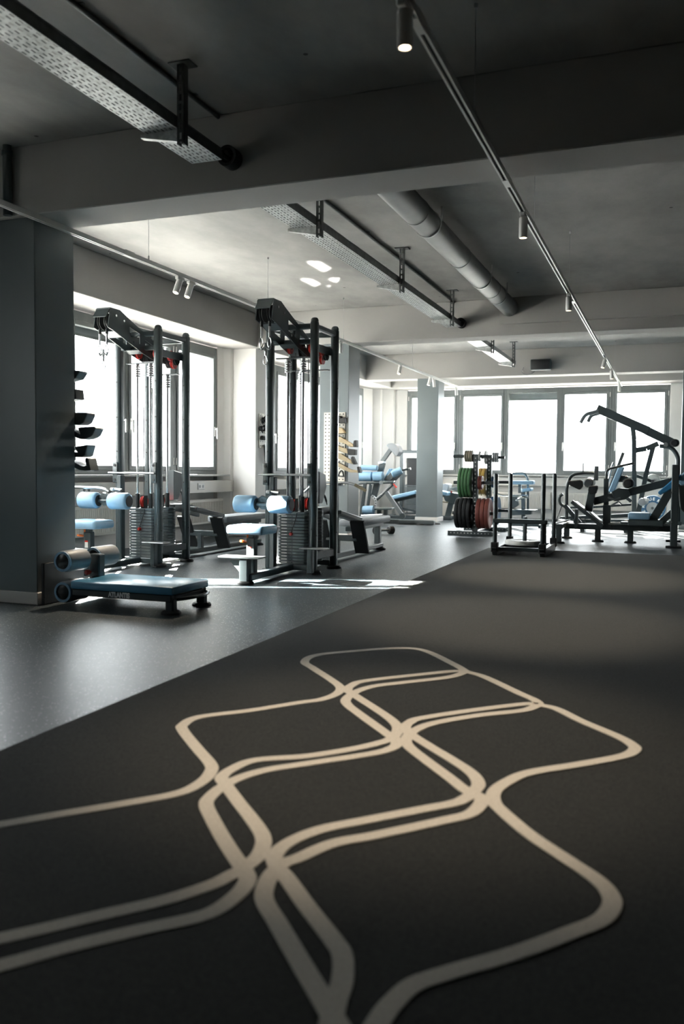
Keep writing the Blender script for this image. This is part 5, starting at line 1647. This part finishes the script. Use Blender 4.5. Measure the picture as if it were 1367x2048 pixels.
# front of the second pillar
pegboard((-4.40, 10.795, 0.745), (-4.092, 10.809, 1.722), 'y', 'cream pegboard on the grey pillar behind the free tower', 6, 20)
GP = 'attachments hung on the pillar pegboard'
TN = M['tan']
L = (-4.1, 10.7, 1.2)
hanging('cable_attachment', [[(-4.213, 10.7, 1.687), (-4.127, 10.7, 1.666), (-4.126, 10.7, 1.633), (-4.069, 10.7, 1.652), (-4.061, 10.7, 1.572), (-4.212, 10.7, 1.574)]], (0, 0.1, 0), BK, 'black clip attachment at the top of the pillar pegboard', GP, L)
hanging('cable_attachment', [[(-4.211, 10.7, 1.534), (-4.104, 10.7, 1.5), (-4.067, 10.7, 1.439), (-4.21, 10.7, 1.427)]], (0, 0.095, 0), TN, 'brown pouch attachment second on the pillar pegboard', GP, L)


def grip(poly, tip, label, dz=0):
    t = thing('curved_grip', label, 'cable attachment', (-4.0, 10.6, 1.1), GP)
    part('arm', MB().prism(poly, (0, 0.06, 0), 0.004), TN, t)
    part('rubber_tip', MB().prism(tip, (0, 0.085, 0), 0.004), BK, t)
    return t


grip([(-4.224, 10.735, 1.415), (-4.145, 10.735, 1.395), (-4.065, 10.735, 1.348), (-3.965, 10.735, 1.294), (-3.943, 10.735, 1.254), (-4, 10.735, 1.254), (-4.079, 10.735, 1.301), (-4.223, 10.735, 1.342)], [(-3.95, 10.715, 1.287), (-3.937, 10.715, 1.34), (-3.905, 10.715, 1.346), (-3.901, 10.715, 1.253), (-3.943, 10.715, 1.253)], 'tan curved grip with black tip, uppermost of four on the pillar')
grip([(-4.223, 10.735, 1.301), (-4.187, 10.735, 1.281), (-4.129, 10.735, 1.248), (-4.043, 10.735, 1.234), (-4.028, 10.735, 1.167), (-4.085, 10.735, 1.177), (-4.223, 10.735, 1.234)], [(-4.035, 10.715, 1.234), (-3.914, 10.715, 1.22), (-3.917, 10.715, 1.147), (-4.013, 10.715, 1.147)], 'tan curved grip with broad block end, second of four on the pillar')
grip([(-4.222, 10.735, 1.181), (-4.135, 10.735, 1.164), (-4.063, 10.735, 1.121), (-3.977, 10.735, 1.074), (-3.948, 10.735, 1.024), (-4.027, 10.735, 1.041), (-4.084, 10.735, 1.07), (-4.221, 10.735, 1.12)], [(-3.977, 10.715, 1.114), (-3.956, 10.715, 1.131), (-3.905, 10.715, 1.028), (-3.941, 10.715, 1.021), (-3.97, 10.715, 1.067)], 'tan curved grip with upright black tip, third of four on the pillar')
grip([(-4.221, 10.735, 1.073), (-4.069, 10.735, 0.994), (-3.99, 10.735, 0.954), (-3.89, 10.735, 0.942), (-3.876, 10.735, 0.912), (-3.99, 10.735, 0.914), (-4.076, 10.735, 0.943), (-4.221, 10.735, 1.019)], [(-3.891, 10.715, 0.988), (-3.863, 10.715, 0.995), (-3.841, 10.715, 0.909), (-3.876, 10.715, 0.908)], 'longest tan curved grip, lowest of four on the pillar')
m = MB().tube([(-4.156, 10.72, 0.865), (-4.127, 10.72, 0.926), (-4.099, 10.72, 0.933), (-4.077, 10.72, 0.866)], 0.010, 8, smooth=4).tube([(-4.191, 10.72, 0.845), (-4.156, 10.72, 0.865), (-4.069, 10.72, 0.86)], 0.008, 8)
m.cyl(*[(-4.127, 10.72, 0.926)], *[(-4.157, 10.796, 0.926)], 0.008, seg=8)
single('hand_loop', m, BK, 'black looped handle low on the pillar pegboard', 'cable attachment', GP, loc=L)

# straps seen left of the pillar, through the tower
GS = 'pads hung on the far side of the pillar'
hanging('pad_attachment', [[(-4.51, 10.9, 1.348), (-4.369, 10.9, 1.348), (-4.332, 10.9, 1.3), (-4.361, 10.9, 1.246), (-4.494, 10.9, 1.259)]], (0, 0.14, 0), BK, 'black pad hung left of the pillar, upper one', GS, (-4.5, 10.9, 1.3), 0.01)
hanging('pad_attachment', [[(-4.501, 10.9, 1.198), (-4.383, 10.9, 1.198), (-4.36, 10.9, 1.136), (-4.493, 10.9, 1.143)]], (0, 0.14, 0), TN, 'brown pad hung left of the pillar, below the black one', GS, (-4.5, 10.9, 1.1), 0.01)
hanging('pad_attachment', [[(-4.507, 10.9, 1.033), (-4.381, 10.9, 1.04), (-4.366, 10.9, 0.979), (-4.499, 10.9, 0.971)]], (0, 0.14, 0), M['blue'], 'pale blue pad hung left of the pillar, lowest one', GS, (-4.5, 10.9, 1.0), 0.01)

# pegboard on the wall pilaster with small gear
pegboard((-5.469, 10.965, 1.25), (-5.455, 11.255, 1.74), 'x', 'white pegboard on the wall pilaster behind the free tower', 4, 8)
GW = 'gear on the pilaster pegboard'
rnd = random.Random(11)
for k, (z, lab) in enumerate(((1.64, 'tangle of black and steel clips at the top of the pilaster board'), (1.53, 'cluster of black and steel clips in the middle of the pilaster board'))):
    m = MB()
    for i in range(6):
        y = 10.99 + 0.045 * i
        zz = z + rnd.uniform(-0.03, 0.03)
        m.tube([(-5.43, y - 0.018, zz), (-5.42, y, zz + 0.045), (-5.43, y + 0.018, zz), (-5.42, y, zz - 0.045)], 0.007, 6, closed=True, smooth=3)
    o = single('clip_cluster', m, BK, lab, 'clips', GW, loc=(-5.43, 11.1, z))
    o['kind'] = 'stuff'
single('round_grip', MB().prof((-5.455, 10.965, 1.525), (-5.395, 10.965, 1.525), [(0, 0.03), (0.5, 0.04), (1, 0.02)], 16), BK, 'round black grip at the edge of the pilaster board', 'cable attachment', GW, loc=(-5.43, 10.965, 1.525))
single('wide_strap', MB().span((-5.452, 10.985, 1.365), (-5.405, 11.23, 1.425), 0.01), M['towel'], 'broad black strap across the pilaster board', 'strap', GW, loc=(-5.43, 11.1, 1.365))
single('resistance_band', MB().tube([(-5.435, 11.08, 1.30), (-5.425, 11.085, 1.15), (-5.425, 11.11, 1.05), (-5.425, 11.135, 1.15), (-5.435, 11.12, 1.30)], 0.012, 8, smooth=4), M['frame_mid'], 'grey looped band hanging below the pilaster board', 'band', GW, loc=(-5.43, 11.1, 1.05))
b = single('jump_rope', MB().tube([(-5.435, 11.20, 1.30), (-5.425, 11.205, 1.18), (-5.425, 11.21, 1.06)], 0.009, 8), M['orange'], 'orange cord with green grip hanging below the pilaster board', 'rope', GW, loc=(-5.43, 11.2, 0.96))
part('grip', MB().prof((-5.425, 11.21, 1.06), (-5.425, 11.212, 0.955), [(0, 0.011), (0.1, 0.016), (0.9, 0.016), (1, 0.01)], 12), M['green_plate'], b)

# ------------------------------------------------------------------ what stands outside the windows
single('street_ground', MB().span((-140, -60, -5.2), (90, 160, -5.0)), M['ext_ground'], 'pale paved ground outside the windows', 'ground', kind='structure')


def building(x0, x1, y0, y1, z1, mat, label, nx, nz, face):
    b = thing('outside_building', label, 'building', ((x0 + x1) / 2, (y0 + y1) / 2, -5.0), 'buildings outside')
    part('wall', MB().span((x0, y0, -5), (x1, y1, z1)), mat, b, flat=True)
    part('roof_edge', MB().span((x0 - 0.2, y0 - 0.2, z1), (x1 + 0.2, y1 + 0.2, z1 + 0.3)), M['ext_grey'], b, flat=True)
    first = None
    for i in range(nx):
        for k in range(nz):
            z = -4.0 + (z1 + 3.6) * (k + 0.25) / nz
            if face == 'x':
                c = (x1 + 0.02, y0 + (y1 - y0) * (i + 0.5) / nx, z + 0.8)
                s = (0.1, 1.3, 1.5)
            else:
                c = (x0 + (x1 - x0) * (i + 0.5) / nx, y0 - 0.02, z + 0.8)
                s = (1.3, 0.1, 1.5)
            if first is None:
                first = part('window', MB().box(c, s), M['ext_window'], b, flat=True)
                c0 = c
            else:
                share(first, b, (c[0] - c0[0], c[1] - c0[1], c[2] - c0[2]))
    return b


building(-48, -34, 18, 44, 3.6, M['ext_white'], 'pale flat roofed building seen through the near side windows', 7, 3, 'x')
building(-66, -52, 44, 90, 7.0, M['ext_grey'], 'grey taller building seen beyond the pale one', 9, 4, 'x')
building(-11.5, -8.2, 17.2, 30, 4.2, M['ext_white'], 'white wing of the neighbouring house close to the side windows', 3, 2, 'x')
building(-22, -16.7, -3.2, 2.6, 10.5, M['ext_white'], 'unseen white house added behind the pane lamps', 3, 4, 'x')  # out of view, added as a carrier for the mirrored-sun lamps
building(2, 30, 62, 74, 1.2, M['ext_grey'], 'low grey building on the horizon of the last end window', 8, 2, 'y')


def tree(x, y, h, label, seed):
    r = random.Random(seed)
    t = thing('outside_tree', label, 'tree', (x, y, -5), 'bare trees outside')
    m = MB().tube([(x, y, -5), (x + 0.1, y, -5 + h * 0.35), (x, y + 0.1, -5 + h * 0.6)], [0.2, 0.15, 0.08], 8)
    part('trunk', m, M['bark'], t)
    m = MB()
    for k in range(34):
        a, e = r.uniform(0, 6.28), r.uniform(0.3, 1.3)
        z0 = -5 + h * r.uniform(0.3, 0.6)
        L = h * r.uniform(0.2, 0.42)
        d = V((math.cos(a) * math.cos(e), math.sin(a) * math.cos(e), math.sin(e)))
        p0 = V((x, y, z0))
        p1 = p0 + d * L * 0.5 + V((r.uniform(-.2, .2), r.uniform(-.2, .2), 0))
        p2 = p0 + d * L + V((0, 0, 0.2))
        m.tube([p0, p1, p2], [0.05, 0.03, 0.012], 5)
    o = part('branches', m, M['bark'], t)
    o['kind'] = 'stuff'
    return t


tree(-21, 24, 7.2, 'bare tree between the near side windows and the pale building', 3)
tree(-26, 36, 7.5, 'bare tree further back beside the pale building', 5)
tree(-7.5, 46, 6.8, 'bare tree on the horizon of the end windows', 8)
